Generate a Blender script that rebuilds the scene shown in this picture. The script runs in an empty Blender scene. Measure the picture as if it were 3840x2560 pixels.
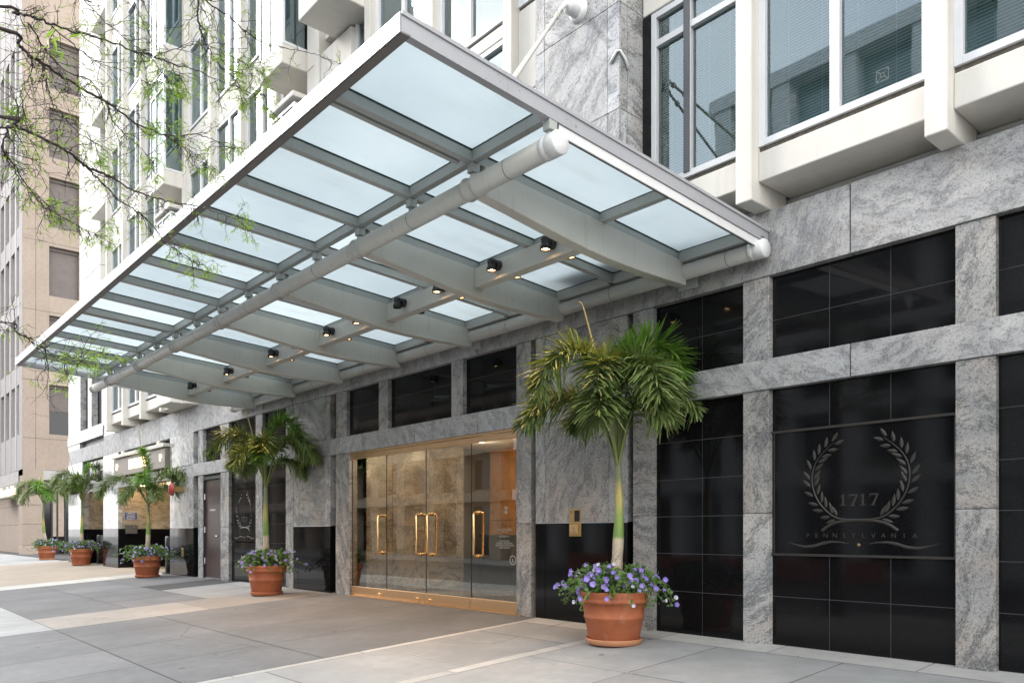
import bpy, bmesh, math, random
from mathutils import Vector, Matrix
C = bpy.context.scene.collection
random.seed(7)
R = math.radians
SL = .0675                                   # cross fall of the pavement towards the street
CAM = Vector((0, -6.929, 1.1)); YAW = math.pi/2 - math.atan(2585/2943.)

def gz(y):
    return SL*y if y < .1 else SL*.1

EXPO=1.37; LOBBY=3.0; SPOT=36
# ------------------------------------------------------------------ mesh builder
class MB:
    def __init__(s): s.v=[]; s.f=[]; s.m=[]; s.s=[]; s.cur=(0,0,0); s.mi=0; s.sm=[]; s.smooth=False
    def slab(s): s.cur=(random.uniform(-40,40),random.uniform(-40,40),random.uniform(0,6.28)); return s
    def face(s,*i): s.f.append(i); s.m.append(s.mi); s.s.append(s.cur); s.sm.append(s.smooth)
    def poly(s,pts):
        b=len(s.v); s.v+=[tuple(p) for p in pts]; s.face(*range(b,b+len(pts)))
    def box(s,x0,x1,y0,y1,z0,z1):
        if x0>x1:x0,x1=x1,x0
        if y0>y1:y0,y1=y1,y0
        if z0>z1:z0,z1=z1,z0
        b=len(s.v)
        s.v+=[(x0,y0,z0),(x1,y0,z0),(x1,y1,z0),(x0,y1,z0),(x0,y0,z1),(x1,y0,z1),(x1,y1,z1),(x0,y1,z1)]
        for q in ((0,3,2,1),(4,5,6,7),(0,1,5,4),(1,2,6,5),(2,3,7,6),(3,0,4,7)): s.face(*[b+i for i in q])
    def prism(s,pts,d):                       # closed polygon extruded by vector d
        b=len(s.v); n=len(pts); d=Vector(d)
        s.v+=[tuple(p) for p in pts]+[tuple(Vector(p)+d) for p in pts]
        s.face(*range(b+n-1,b-1,-1)); s.face(*range(b+n,b+2*n))
        for i in range(n):
            j=(i+1)%n; s.face(b+i,b+j,b+n+j,b+n+i)
    def tube(s,pts,r,seg=8,cap=True):
        pts=[Vector(p) for p in pts]; n=len(pts)
        rr=r if isinstance(r,(list,tuple)) else [r]*n
        b=len(s.v); up=None
        for i,p in enumerate(pts):
            t=(pts[min(i+1,n-1)]-pts[max(i-1,0)]).normalized()
            if up is None:
                up=Vector((0,0,1)) if abs(t.z)<.9 else Vector((1,0,0))
            a=t.cross(up).normalized(); up=a.cross(t).normalized()
            for k in range(seg):
                th=2*math.pi*k/seg
                s.v.append(tuple(p+(a*math.cos(th)+up*math.sin(th))*rr[i]))
        for i in range(n-1):
            for k in range(seg):
                k2=(k+1)%seg
                s.face(b+i*seg+k,b+i*seg+k2,b+(i+1)*seg+k2,b+(i+1)*seg+k)
        if cap:
            s.face(*[b+k for k in range(seg-1,-1,-1)]); s.face(*[b+(n-1)*seg+k for k in range(seg)])
    def lathe(s,prof,c=(0,0,0),seg=40,axis='z'):
        b=len(s.v); n=len(prof)
        for r,h in prof:
            for k in range(seg):
                th=2*math.pi*k/seg; u,w=r*math.cos(th),r*math.sin(th)
                p=(u,w,h) if axis=='z' else ((h,u,w) if axis=='x' else (u,h,w))
                s.v.append((p[0]+c[0],p[1]+c[1],p[2]+c[2]))
        for i in range(n-1):
            for k in range(seg):
                k2=(k+1)%seg; s.face(b+i*seg+k,b+i*seg+k2,b+(i+1)*seg+k2,b+(i+1)*seg+k)
    def build(s,name,mats,parent=None,bevel=0,origin=None,recalc=True):
        me=bpy.data.meshes.new(name)
        o0=Vector(origin) if origin is not None else Vector((0,0,0))
        me.from_pydata([(a-o0.x,b-o0.y,c-o0.z) for a,b,c in s.v],[],s.f)
        if not isinstance(mats,(list,tuple)): mats=[mats]
        for m in mats: me.materials.append(m)
        me.polygons.foreach_set('material_index',s.m)
        me.polygons.foreach_set('use_smooth',s.sm)
        if any(q!=(0,0,0) for q in s.s):
            at=me.attributes.new('slab','FLOAT_VECTOR','FACE')
            at.data.foreach_set('vector',[c for q in s.s for c in q])
        if recalc:
            bm=bmesh.new(); bm.from_mesh(me); bmesh.ops.recalc_face_normals(bm,faces=bm.faces); bm.to_mesh(me); bm.free()
        me.update()
        o=bpy.data.objects.new(name,me); C.objects.link(o)
        if parent is not None:
            o.parent=parent; o.location=o0-wloc(parent)
        else: o.location=o0
        if bevel:
            md=o.modifiers.new('bevel','BEVEL'); md.width=bevel; md.segments=2; md.limit_method='ANGLE'; md.angle_limit=R(50)
        return o

def wloc(o):
    l=Vector(o.location)
    while o.parent is not None:
        o=o.parent; l+=Vector(o.location)
    return l
def tag(o,label,cat,group=None,kind=None):
    if label: o['label']=label
    if cat: o['category']=cat
    if group: o['group']=group
    if kind: o['kind']=kind
    return o
def thing(name,label,cat,loc=(0,0,0),group=None):
    o=bpy.data.objects.new(name,None); C.objects.link(o); o.location=loc; o.empty_display_size=.2
    return tag(o,label,cat,group)
def struct(o): o['kind']='structure'; return o

# ------------------------------------------------------------------ materials
def newmat(name):
    m=bpy.data.materials.new(name); m.use_nodes=True; nt=m.node_tree
    b=nt.nodes['Principled BSDF']; return m,nt,b
def N(nt,t,**k):
    n=nt.nodes.new(t)
    for a,v in k.items():
        if a in n.inputs: n.inputs[a].default_value=v
        else: setattr(n,a,v)
    return n
def ramp(nt,fac,stops,interp='LINEAR'):
    r=nt.nodes.new('ShaderNodeValToRGB'); r.color_ramp.interpolation=interp
    e=r.color_ramp.elements
    while len(e)<len(stops): e.new(.5)
    for q,(p,c) in zip(e,stops):
        q.position=p; q.color=(c,c,c,1) if isinstance(c,(int,float)) else (*c,1)
    nt.links.new(fac,r.inputs[0]); return r.outputs[0]
def mixc(nt,fac,a,b,mode='MIX'):
    n=nt.nodes.new('ShaderNodeMix'); n.data_type='RGBA'; n.blend_type=mode
    for i,v in ((0,fac),(6,a),(7,b)):
        s=n.inputs[i]
        if hasattr(v,'links'): nt.links.new(v,s)
        elif isinstance(v,(int,float)): s.default_value=v if i==0 else (v,v,v,1)
        else: s.default_value=(*v,1)
    return n.outputs[2]
def noise(nt,vec,scale,detail=4,rough=.55,dist=0):
    n=N(nt,'ShaderNodeTexNoise',Scale=scale,Detail=detail,Roughness=rough,Distortion=dist)
    if vec is not None: nt.links.new(vec,n.inputs['Vector'])
    return n.outputs[0]
def objco(nt,space='Object'): return nt.nodes.new('ShaderNodeTexCoord').outputs[space]
def worldco(nt): return nt.nodes.new('ShaderNodeNewGeometry').outputs['Position']
def bump(nt,b,h,st=.1,dist=.01):
    n=N(nt,'ShaderNodeBump',Strength=st,Distance=dist); nt.links.new(h,n.inputs['Height']); nt.links.new(n.outputs[0],b.inputs['Normal'])
def mapping(nt,vec,scale=(1,1,1),rot=(0,0,0),loc=(0,0,0)):
    n=nt.nodes.new('ShaderNodeMapping'); n.inputs['Scale'].default_value=scale; n.inputs['Rotation'].default_value=rot; n.inputs['Location'].default_value=loc
    nt.links.new(vec,n.inputs['Vector']); return n.outputs[0]

def plain(name,col,rough=.5,metal=0,spec=.5,var=0,vscale=6,coat=0,bmp=0,bscale=60):
    m,nt,b=newmat(name)
    b.inputs['Roughness'].default_value=rough; b.inputs['Metallic'].default_value=metal; b.inputs['Specular IOR Level'].default_value=spec
    b.inputs['Coat Weight'].default_value=coat
    b.inputs['Base Color'].default_value=(*col,1)
    if var:
        v=worldco(nt); f=noise(nt,v,vscale,6,.65)
        f2=ramp(nt,f,[(.3,tuple(c*(1-var) for c in col)),(.7,tuple(min(1,c*(1+var*.6)) for c in col))])
        nt.links.new(f2,b.inputs['Base Color'])
        r=ramp(nt,noise(nt,v,vscale*2.3,3),[(.3,max(.02,rough-.6*var)),(.7,min(1,rough+.7*var))]); nt.links.new(r,b.inputs['Roughness'])
    if bmp: bump(nt,b,noise(nt,worldco(nt),bscale,4),bmp,.004)
    return m

def painted(name,col,rough=.42,dirt=.35):
    m,nt,b=newmat(name); v=worldco(nt)
    c=mixc(nt,ramp(nt,noise(nt,v,2.2,5,.6),[(.3,0),(.7,1)]),tuple(x*.93 for x in col),tuple(x*1.05 for x in col))
    s=noise(nt,mapping(nt,v,(9,9,1.1)),1.6,5,.7)
    c=mixc(nt,ramp(nt,s,[(.30,dirt),(.44,0)]),c,tuple(x*.55 for x in col))
    k=noise(nt,v,38,3,.6); k2=noise(nt,v,3.1,3,.5)
    mm=N(nt,'ShaderNodeMath',operation='MULTIPLY'); nt.links.new(ramp(nt,k,[(.66,0),(.72,.8)]),mm.inputs[0]); nt.links.new(ramp(nt,k2,[(.48,0),(.60,1)]),mm.inputs[1])
    c=mixc(nt,mm.outputs[0],c,(.09,.075,.055))
    nt.links.new(c,b.inputs['Base Color']); nt.links.new(ramp(nt,noise(nt,v,14,4),[(.3,rough-.07),(.7,rough+.1)]),b.inputs['Roughness']); b.inputs['Specular IOR Level'].default_value=.45
    bump(nt,b,k,.06,.002); return m

def granite(name,lo=(.09,.094,.10),mid=(.255,.257,.262),hi=(.425,.412,.392),warm=(.40,.345,.30),rough=.24,band=.85,spark=True,amt=.44,wamp=.62,aniso=5.5):
    """grey gneiss with flowing dark veins; every slab carries its own offset and turn in the face attribute 'slab'"""
    m,nt,b=newmat(name)
    at=N(nt,'ShaderNodeAttribute',attribute_name='slab'); at.attribute_type='GEOMETRY'
    sep=nt.nodes.new('ShaderNodeSeparateXYZ'); nt.links.new(at.outputs['Vector'],sep.inputs[0])
    off=nt.nodes.new('ShaderNodeCombineXYZ'); nt.links.new(sep.outputs[0],off.inputs[0]); nt.links.new(sep.outputs[1],off.inputs[2])
    add=N(nt,'ShaderNodeVectorMath',operation='ADD'); nt.links.new(worldco(nt),add.inputs[0]); nt.links.new(off.outputs[0],add.inputs[1])
    rot=N(nt,'ShaderNodeVectorRotate',rotation_type='Y_AXIS'); nt.links.new(add.outputs[0],rot.inputs['Vector']); nt.links.new(sep.outputs[2],rot.inputs['Angle'])
    v=rot.outputs[0]
    def warp(vec,scale,amp,det=2):
        w=N(nt,'ShaderNodeTexNoise',Scale=scale,Detail=det,Roughness=.5); nt.links.new(vec,w.inputs['Vector'])
        sub=N(nt,'ShaderNodeVectorMath',operation='SUBTRACT'); sub.inputs[1].default_value=(.5,.5,.5); nt.links.new(w.outputs['Color'],sub.inputs[0])
        sc=N(nt,'ShaderNodeVectorMath',operation='SCALE'); sc.inputs['Scale'].default_value=amp; nt.links.new(sub.outputs[0],sc.inputs[0])
        ad=N(nt,'ShaderNodeVectorMath',operation='ADD'); nt.links.new(vec,ad.inputs[0]); nt.links.new(sc.outputs[0],ad.inputs[1]); return ad.outputs[0]
    fl=warp(warp(warp(v,.9*band,wamp*1.25),3.2*band,.13),11,.03)
    streak=noise(nt,mapping(nt,fl,(1.6,1.6,aniso)),1.5*band,9,.72)
    fleck=noise(nt,mapping(nt,fl,(20,20,58)),1.0,5,.75)
    big=noise(nt,mapping(nt,fl,(1,1,2.6)),1.6*band,5,.6)
    grain=noise(nt,v,120,3,.7)
    base=mixc(nt,ramp(nt,big,[(.36,0),(.62,1)]),mid,hi)
    base=mixc(nt,ramp(nt,noise(nt,fl,2.3,4),[(.50,0),(.70,.8)]),base,warm)
    sm=ramp(nt,streak,[(.44,0),(.60,1)])
    thr=N(nt,'ShaderNodeMath',operation='MULTIPLY_ADD'); thr.inputs[1].default_value=.25; nt.links.new(sm,thr.inputs[0]); nt.links.new(fleck,thr.inputs[2])
    fm=ramp(nt,thr.outputs[0],[(.60,0),(.69,amt*2.0 if amt<.48 else .95)])
    gm=N(nt,'ShaderNodeMath',operation='MULTIPLY'); nt.links.new(fm,gm.inputs[0]); nt.links.new(ramp(nt,noise(nt,mapping(nt,fl,(60,60,130)),1.0,3,.7),[(.36,.18),(.58,1)]),gm.inputs[1])
    base=mixc(nt,gm.outputs[0],base,lo)
    sv=N(nt,'ShaderNodeMath',operation='MULTIPLY'); sv.inputs[1].default_value=.24; nt.links.new(sm,sv.inputs[0])
    base=mixc(nt,sv.outputs[0],base,lo)
    sp2=noise(nt,v,46,4,.75)
    base=mixc(nt,ramp(nt,sp2,[(.36,.62),(.47,0)]),base,(.055,.057,.062))
    base=mixc(nt,ramp(nt,sp2,[(.57,0),(.70,.40)]),base,(.55,.53,.50))
    base=mixc(nt,ramp(nt,grain,[(.34,.55),(.45,0)]),base,(.06,.06,.065))
    base=mixc(nt,ramp(nt,grain,[(.56,0),(.68,.45)]),base,(.62,.61,.58))
    tn=N(nt,'ShaderNodeMath',operation='SINE'); nt.links.new(sep.outputs[0],tn.inputs[0])
    base=mixc(nt,1.0,base,ramp(nt,tn.outputs[0],[(0,(.90,.89,.88)),(1,(1.08,1.09,1.11))]),'MULTIPLY')
    nt.links.new(base,b.inputs['Base Color'])
    b.inputs['Roughness'].default_value=rough
    r=ramp(nt,noise(nt,v,5,3),[(.3,max(.03,rough-.06)),(.7,rough+.06)]); nt.links.new(r,b.inputs['Roughness'])
    return m

def black_granite(name):
    m,nt,b=newmat(name); v=worldco(nt)
    g=noise(nt,v,140,2,.5); vo=N(nt,'ShaderNodeTexVoronoi',Scale=42.); nt.links.new(v,vo.inputs['Vector'])
    c=mixc(nt,ramp(nt,g,[(.4,0),(.75,.6)]),(.004,.004,.0045),(.013,.013,.014))
    sp=ramp(nt,vo.outputs['Distance'],[(.05,.5),(.12,0)])
    hz=N(nt,'ShaderNodeMath',operation='MULTIPLY'); nt.links.new(sp,hz.inputs[0]); nt.links.new(ramp(nt,noise(nt,v,7,2),[(.5,0),(.62,1)]),hz.inputs[1])
    c=mixc(nt,hz.outputs[0],c,(.16,.16,.165))
    nt.links.new(c,b.inputs['Base Color']); 
    nt.links.new(ramp(nt,noise(nt,v,2.2,4),[(.35,.035),(.75,.085)]),b.inputs['Roughness'])
    b.inputs['Specular IOR Level'].default_value=.22
    return m

def concrete(name,col,stain=.35,speck=.25,rough=.85,streak=False,vs=1.0):
    m,nt,b=newmat(name); v=worldco(nt)
    at=N(nt,'ShaderNodeAttribute',attribute_name='slab'); at.attribute_type='GEOMETRY'
    sep=nt.nodes.new('ShaderNodeSeparateXYZ'); nt.links.new(at.outputs['Vector'],sep.inputs[0])
    h=N(nt,'ShaderNodeMath',operation='SINE'); nt.links.new(sep.outputs[0],h.inputs[0])
    big=noise(nt,v,.9*vs,5,.6); mid=noise(nt,v,7*vs,5,.65); fine=noise(nt,v,190,2,.6)
    dk=tuple(c*(1-stain) for c in col); lt=tuple(min(1,c*(1+stain*.45)) for c in col)
    c=mixc(nt,ramp(nt,big,[(.28,0),(.72,1)]),dk,lt)
    c=mixc(nt,ramp(nt,mid,[(.38,.4),(.6,0)]),c,tuple(x*.72 for x in col))
    tone=ramp(nt,h.outputs[0],[(0,.9),(1,1.08)])
    c=mixc(nt,1.0,c,tone,'MULTIPLY')
    c=mixc(nt,ramp(nt,fine,[(.3,speck),(.46,0)]),c,tuple(x*.45 for x in col))
    c=mixc(nt,ramp(nt,fine,[(.58,0),(.72,speck)]),c,tuple(min(1,x*1.45) for x in col))
    spots=N(nt,'ShaderNodeTexVoronoi',Scale=1.6*vs); nt.links.new(v,spots.inputs['Vector'])
    c=mixc(nt,ramp(nt,spots.outputs['Distance'],[(.040,.62),(.062,0)]),c,tuple(x*.22 for x in col))
    ed=N(nt,'ShaderNodeTexVoronoi',Scale=.42*vs); ed.feature='DISTANCE_TO_EDGE'
    wv=N(nt,'ShaderNodeTexNoise',Scale=3.0,Detail=6,Roughness=.7); nt.links.new(v,wv.inputs['Vector']); wm=mixc(nt,.16,v,wv.outputs['Color']); nt.links.new(wm,ed.inputs['Vector'])
    cm=N(nt,'ShaderNodeMath',operation='MULTIPLY'); nt.links.new(ramp(nt,ed.outputs['Distance'],[(.0015,.75),(.0045,0)]),cm.inputs[0]); nt.links.new(ramp(nt,noise(nt,v,.35,2),[(.52,0),(.58,1)]),cm.inputs[1])
    c=mixc(nt,cm.outputs[0],c,tuple(x*.35 for x in col))
    st=noise(nt,v,2.4*vs,6,.72); c=mixc(nt,ramp(nt,st,[(.26,.5),(.40,0)]),c,tuple(x*.6 for x in col))
    if streak:
        s=noise(nt,mapping(nt,v,(2.5,.22,1)),1.6,4,.6)
        c=mixc(nt,ramp(nt,s,[(.42,.38),(.6,0)]),c,tuple(x*.62 for x in col))
    nt.links.new(c,b.inputs['Base Color']); b.inputs['Roughness'].default_value=rough; b.inputs['Specular IOR Level'].default_value=.35
    bump(nt,b,fine,.25,.003)
    return m

def precast(name,col=(.63,.605,.56)):
    m,nt,b=newmat(name); v=worldco(nt)
    c=mixc(nt,ramp(nt,noise(nt,v,1.3,5,.6),[(.3,0),(.7,1)]),tuple(x*.92 for x in col),tuple(min(.82,x*1.04) for x in col))
    s=noise(nt,mapping(nt,v,(6,6,.5)),1.5,5,.65)
    c=mixc(nt,ramp(nt,s,[(.3,.16),(.48,0)]),c,(.33,.30,.25))
    g=noise(nt,v,90,3,.6)
    c=mixc(nt,ramp(nt,g,[(.3,.18),(.45,0)]),c,(.42,.40,.37))
    nt.links.new(c,b.inputs['Base Color']); b.inputs['Roughness'].default_value=.8; bump(nt,b,g,.18,.003)
    return m

def pane_glass(name,tint=(.84,.96,.95),refl=(.84,.97,1.0),ior=2.3,rough=.012):
    """thin architectural glass: fresnel mirror over a tinted see-through sheet"""
    m,nt,b=newmat(name); nt.nodes.remove(b); out=nt.nodes['Material Output']
    fr=N(nt,'ShaderNodeFresnel',IOR=ior); gl=N(nt,'ShaderNodeBsdfGlossy',Roughness=rough); tr=nt.nodes.new('ShaderNodeBsdfTransparent')
    gl.inputs['Color'].default_value=(refl,refl,refl,1) if not isinstance(refl,tuple) else (*refl,1); tr.inputs['Color'].default_value=(*tint,1)
    w=noise(nt,worldco(nt),.8,2,.5); bp=N(nt,'ShaderNodeBump',Strength=.035,Distance=.05); nt.links.new(w,bp.inputs['Height'])
    nt.links.new(bp.outputs[0],gl.inputs['Normal'])
    mx=nt.nodes.new('ShaderNodeMixShader'); nt.links.new(fr.outputs[0],mx.inputs[0]); nt.links.new(tr.outputs[0],mx.inputs[1]); nt.links.new(gl.outputs[0],mx.inputs[2]); nt.links.new(mx.outputs[0],out.inputs[0])
    return m

def frosted(name):
    m,nt,b=newmat(name); out=nt.nodes['Material Output']; nt.nodes.remove(b); v=worldco(nt)
    n=ramp(nt,noise(nt,v,1.1,5,.6),[(.3,(.615,.665,.685)),(.7,(.675,.722,.738))])
    at=N(nt,'ShaderNodeAttribute',attribute_name='slab'); at.attribute_type='GEOMETRY'; sp=nt.nodes.new('ShaderNodeSeparateXYZ'); nt.links.new(at.outputs['Vector'],sp.inputs[0]); sn=N(nt,'ShaderNodeMath',operation='SINE'); nt.links.new(sp.outputs[0],sn.inputs[0])
    n=mixc(nt,1.0,n,ramp(nt,sn.outputs[0],[(0,(.90,.91,.92)),(1,(1.06,1.06,1.05))]),'MULTIPLY')
    st=noise(nt,mapping(nt,v,(5,.7,1)),1.3,5,.7); n=mixc(nt,ramp(nt,st,[(.30,.22),(.46,0)]),n,(.42,.45,.43))
    tl=nt.nodes.new('ShaderNodeBsdfTranslucent'); df=nt.nodes.new('ShaderNodeBsdfDiffuse')
    nt.links.new(n,tl.inputs[0]); df.inputs[0].default_value=(.6,.65,.66,1)
    mx=N(nt,'ShaderNodeMixShader'); mx.inputs[0].default_value=.10
    nt.links.new(tl.outputs[0],mx.inputs[1]); nt.links.new(df.outputs[0],mx.inputs[2])
    gl=N(nt,'ShaderNodeBsdfGlossy',Roughness=.25); mx2=N(nt,'ShaderNodeMixShader'); mx2.inputs[0].default_value=.05
    nt.links.new(mx.outputs[0],mx2.inputs[1]); nt.links.new(gl.outputs[0],mx2.inputs[2]); nt.links.new(mx2.outputs[0],out.inputs[0])
    return m

def emit(name,col,s):
    m,nt,b=newmat(name); b.inputs['Base Color'].default_value=(*col,1); b.inputs['Emission Color'].default_value=(*col,1); b.inputs['Emission Strength'].default_value=s
    return m

def leafmat(name,cols,rough=.42,trans=.3,scale=3.0):
    m,nt,b=newmat(name); out=nt.nodes['Material Output']
    gi=nt.nodes.new('ShaderNodeNewGeometry')
    at=N(nt,'ShaderNodeAttribute',attribute_name='slab'); at.attribute_type='GEOMETRY'
    sp=nt.nodes.new('ShaderNodeSeparateXYZ'); nt.links.new(at.outputs['Vector'],sp.inputs[0])
    fr=N(nt,'ShaderNodeMath',operation='FRACT'); nt.links.new(sp.outputs[0],fr.inputs[0])
    k=len(cols)-1
    c=ramp(nt,fr.outputs[0],[(i/k,q) for i,q in enumerate(cols)])
    nt.links.new(c,b.inputs['Base Color']); b.inputs['Roughness'].default_value=rough; b.inputs['Specular IOR Level'].default_value=.4
    tl=nt.nodes.new('ShaderNodeBsdfTranslucent'); nt.links.new(mixc(nt,1.0,c,(1.0,1.0,.45),'MULTIPLY'),tl.inputs[0])
    mx=nt.nodes.new('ShaderNodeMixShader'); mx.inputs[0].default_value=trans
    nt.links.new(b.outputs[0],mx.inputs[1]); nt.links.new(tl.outputs[0],mx.inputs[2]); nt.links.new(mx.outputs[0],out.inputs[0])
    return m

M={}
M['gran']=granite('grey_gneiss')
M['gran_pol']=granite('polished_gneiss',rough=.1,mid=(.33,.34,.35),hi=(.5,.5,.5),warm=(.42,.40,.38),band=.9)
M['gran_fr']=granite('frieze_gneiss',lo=(.11,.115,.125),mid=(.33,.335,.345),hi=(.44,.44,.44),warm=(.42,.40,.38),band=1.7,amt=.34,rough=.45,wamp=.26,aniso=3.4)
M['gran_lamplit']=granite('lamp_lit_gneiss',lo=(.14,.11,.07),mid=(.33,.29,.22),hi=(.46,.41,.33),warm=(.42,.34,.22),rough=.25)  # gneiss with the warm glow of the garage lamps put into its colour
M['blk']=black_granite('black_granite')
M['grout']=plain('grey_grout',(.085,.085,.09),.8)
M['grout_l']=plain('pale_grout',(.30,.29,.27),.85)
M['white']=precast('white_precast'); M['wframe']=plain('white_window_frame',(.66,.67,.69),.4,var=.05)
M['gframe']=plain('grey_window_frame',(.55,.56,.57),.42,var=.05)
M['dkframe']=plain('dark_glazing_frame',(.025,.03,.04),.35)
M['caulk']=plain('weathered_sealant',(.12,.105,.085),.9,var=.5,vscale=25)
M['glass']=pane_glass('window_glass')
M['glass_up']=pane_glass('upper_window_glass',tint=(.80,.93,.95),refl=(.82,.96,1.0),ior=2.7)
M['glass_door']=pane_glass('door_glass',tint=(.82,.83,.76),refl=(.98,1.0,.94),ior=2.3)
M['room']=plain('dim_office_room',(.34,.42,.43),.9,var=.3,vscale=1.2)
M['blind']=plain('venetian_blind_slat',(.66,.80,.80),.5)
M['curtain']=plain('pale_window_shade',(.74,.75,.76),.8,var=.06)
M['teal']=plain('blue_green_glazing',(.26,.36,.37),.06,spec=.9,var=.2,vscale=1)
M['metal']=painted('grey_painted_steel',(.37,.385,.37))
M['metal_pale']=painted('pale_painted_steel',(.53,.52,.475),.45,.25)
M['pipe']=painted('grey_painted_pipe',(.43,.425,.40),.38,.45)
M['fascia']=plain('satin_aluminium',(.36,.385,.42),.26,metal=.75,var=.06,vscale=3.2)
M['fascia_w']=plain('white_enamel_trim',(.70,.70,.70),.4,var=.05)
M['edge']=painted('grey_enamel_edge',(.36,.36,.38),.4,.2)
M['frost']=frosted('frosted_glass'); M['gedge']=plain('green_glass_edge',(.01,.045,.04),.2)
M['gasket']=plain('dark_gasket',(.03,.03,.03),.7)
M['bronze']=plain('satin_bronze',(.66,.44,.25),.3,metal=.85,var=.02,vscale=2)
M['brass']=plain('polished_brass',(.78,.53,.25),.14,metal=1)
M['brassp']=plain('brushed_brass_plate',(.42,.29,.12),.38,metal=.7,var=.08,vscale=30)
M['black']=plain('black_enamel',(.012,.012,.013),.35)
M['blackp']=plain('black_plastic',(.02,.02,.02),.5)
M['lens']=emit('lit_lamp_lens',(1,.50,.16),4); M['lens_core']=emit('lit_lamp_bulb',(1,.74,.40),16)
M['lens_off']=plain('dark_lamp_lens',(.03,.03,.03),.15)
M['terra']=plain('terracotta',(.36,.105,.042),.62,var=.14,vscale=7,bmp=.12,bscale=40)
M['terra_l']=plain('pale_terracotta',(.45,.20,.10),.7,var=.14,vscale=8)
M['soil']=plain('potting_soil',(.04,.028,.02),.95)
M['con']=concrete('pale_pavement_concrete',(.285,.288,.288),.28,.25)
M['con_edge']=concrete('pavement_border_concrete',(.38,.375,.36),.16,.18)
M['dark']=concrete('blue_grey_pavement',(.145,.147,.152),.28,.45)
M['tan']=concrete('tan_pavement',(.262,.243,.220),.22,.3)
M['drive']=concrete('tan_driveway_concrete',(.33,.285,.23),.22,.26,streak=True)
M['joint']=plain('pavement_joint',(.035,.035,.035),.95)
M['joint_l']=plain('pale_joint_sealant',(.36,.355,.34),.9)
M['asphalt']=concrete('asphalt',(.06,.06,.062),.2,.3)
M['brown']=concrete('rosy_aggregate_panel',(.40,.322,.265),.10,.42,rough=.9)
M['brown_lit']=concrete('lit_aggregate_panel',(.40,.375,.37),.10,.35,rough=.9)  # same aggregate with the street face's brighter grey light put into the colour
M['shade']=plain('brown_window_shade',(.15,.125,.115),.7,var=.12,vscale=2)
M['dkwin']=plain('dark_window_glass',(.012,.011,.012),.12)
M['beige']=concrete('beige_limestone',(.44,.36,.28),.15,.2)
M['red']=plain('red_enamel',(.36,.05,.04),.35)
M['redbrown']=plain('brown_metal_door',(.05,.033,.03),.3)
M['steel']=plain('brushed_steel',(.6,.6,.6),.3,metal=1)
M['signblue']=plain('navy_sign_enamel',(.02,.05,.17),.4); M['signwhite']=plain('white_lettering',(.82,.82,.82),.5)
M['signbox']=plain('taupe_sign_face',(.21,.185,.16),.5)
M['glow']=emit('glowing_letters',(1,.74,.34),4)
M['etch']=plain('etched_grey_granite',(.024,.021,.017),.6,var=.2,vscale=30)
M['etchg']=plain('gilded_etch',(.20,.14,.06),.4,metal=.4)
M['decal']=plain('white_vinyl_lettering',(.34,.34,.33),.6)
M['emark']=plain('faint_glass_etching',(.16,.17,.17),.6)
M['frond']=leafmat('palm_leaflet',[(.06,.115,.03),(.12,.19,.05),(.20,.27,.085),(.27,.32,.13),(.08,.13,.035)],.5,.25)
M['frond_b']=leafmat('young_palm_leaflet',[(.09,.21,.025),(.14,.29,.04),(.21,.35,.07),(.11,.25,.035)],.5,.3)
M['frond_d']=leafmat('old_palm_leaflet',[(.06,.10,.025),(.13,.19,.05),(.16,.22,.075),(.09,.15,.04)],.5,.22)
M['rachis']=plain('palm_rachis',(.16,.20,.06),.5); M['spear']=plain('pale_palm_spear',(.42,.36,.16),.5)
M['pet_leaf']=leafmat('petunia_leaf',[(.045,.11,.02),(.08,.17,.035),(.13,.22,.06),(.06,.13,.03)],.5,.2)
M['pet_stem']=plain('petunia_stem',(.16,.24,.07),.6)
M['pet_a']=leafmat('violet_petal',[(.25,.17,.64),(.34,.25,.74),(.43,.34,.80)],.55,.25)
M['pet_b']=leafmat('pale_petal',[(.62,.58,.76),(.72,.70,.82),(.5,.45,.74)],.55,.25)
M['pet_c']=plain('petunia_throat',(.65,.6,.3),.6)
M['twig']=plain('dark_twig_bark',(.030,.021,.018),.85); M['oak']=leafmat('willow_oak_leaf',[(.15,.27,.03),(.23,.38,.05),(.32,.44,.09),(.18,.31,.035)],.5,.45)
def potmat():
    m,nt,b=newmat('terracotta'); v=worldco(nt); co=objco(nt)
    c=mixc(nt,ramp(nt,noise(nt,v,6,6,.65),[(.3,0),(.7,1)]),(.29,.078,.03),(.40,.125,.052))
    s=noise(nt,mapping(nt,v,(5,5,2.2)),1.7,6,.7); c=mixc(nt,ramp(nt,s,[(.58,0),(.74,.42)]),c,(.52,.36,.27))
    c=mixc(nt,ramp(nt,noise(nt,v,17,4,.7),[(.27,.5),(.37,0)]),c,(.15,.05,.03))
    nt.links.new(c,b.inputs['Base Color']); b.inputs['Roughness'].default_value=.66; bump(nt,b,noise(nt,v,45,4),.15,.004); return m
M['terra']=potmat()
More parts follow.
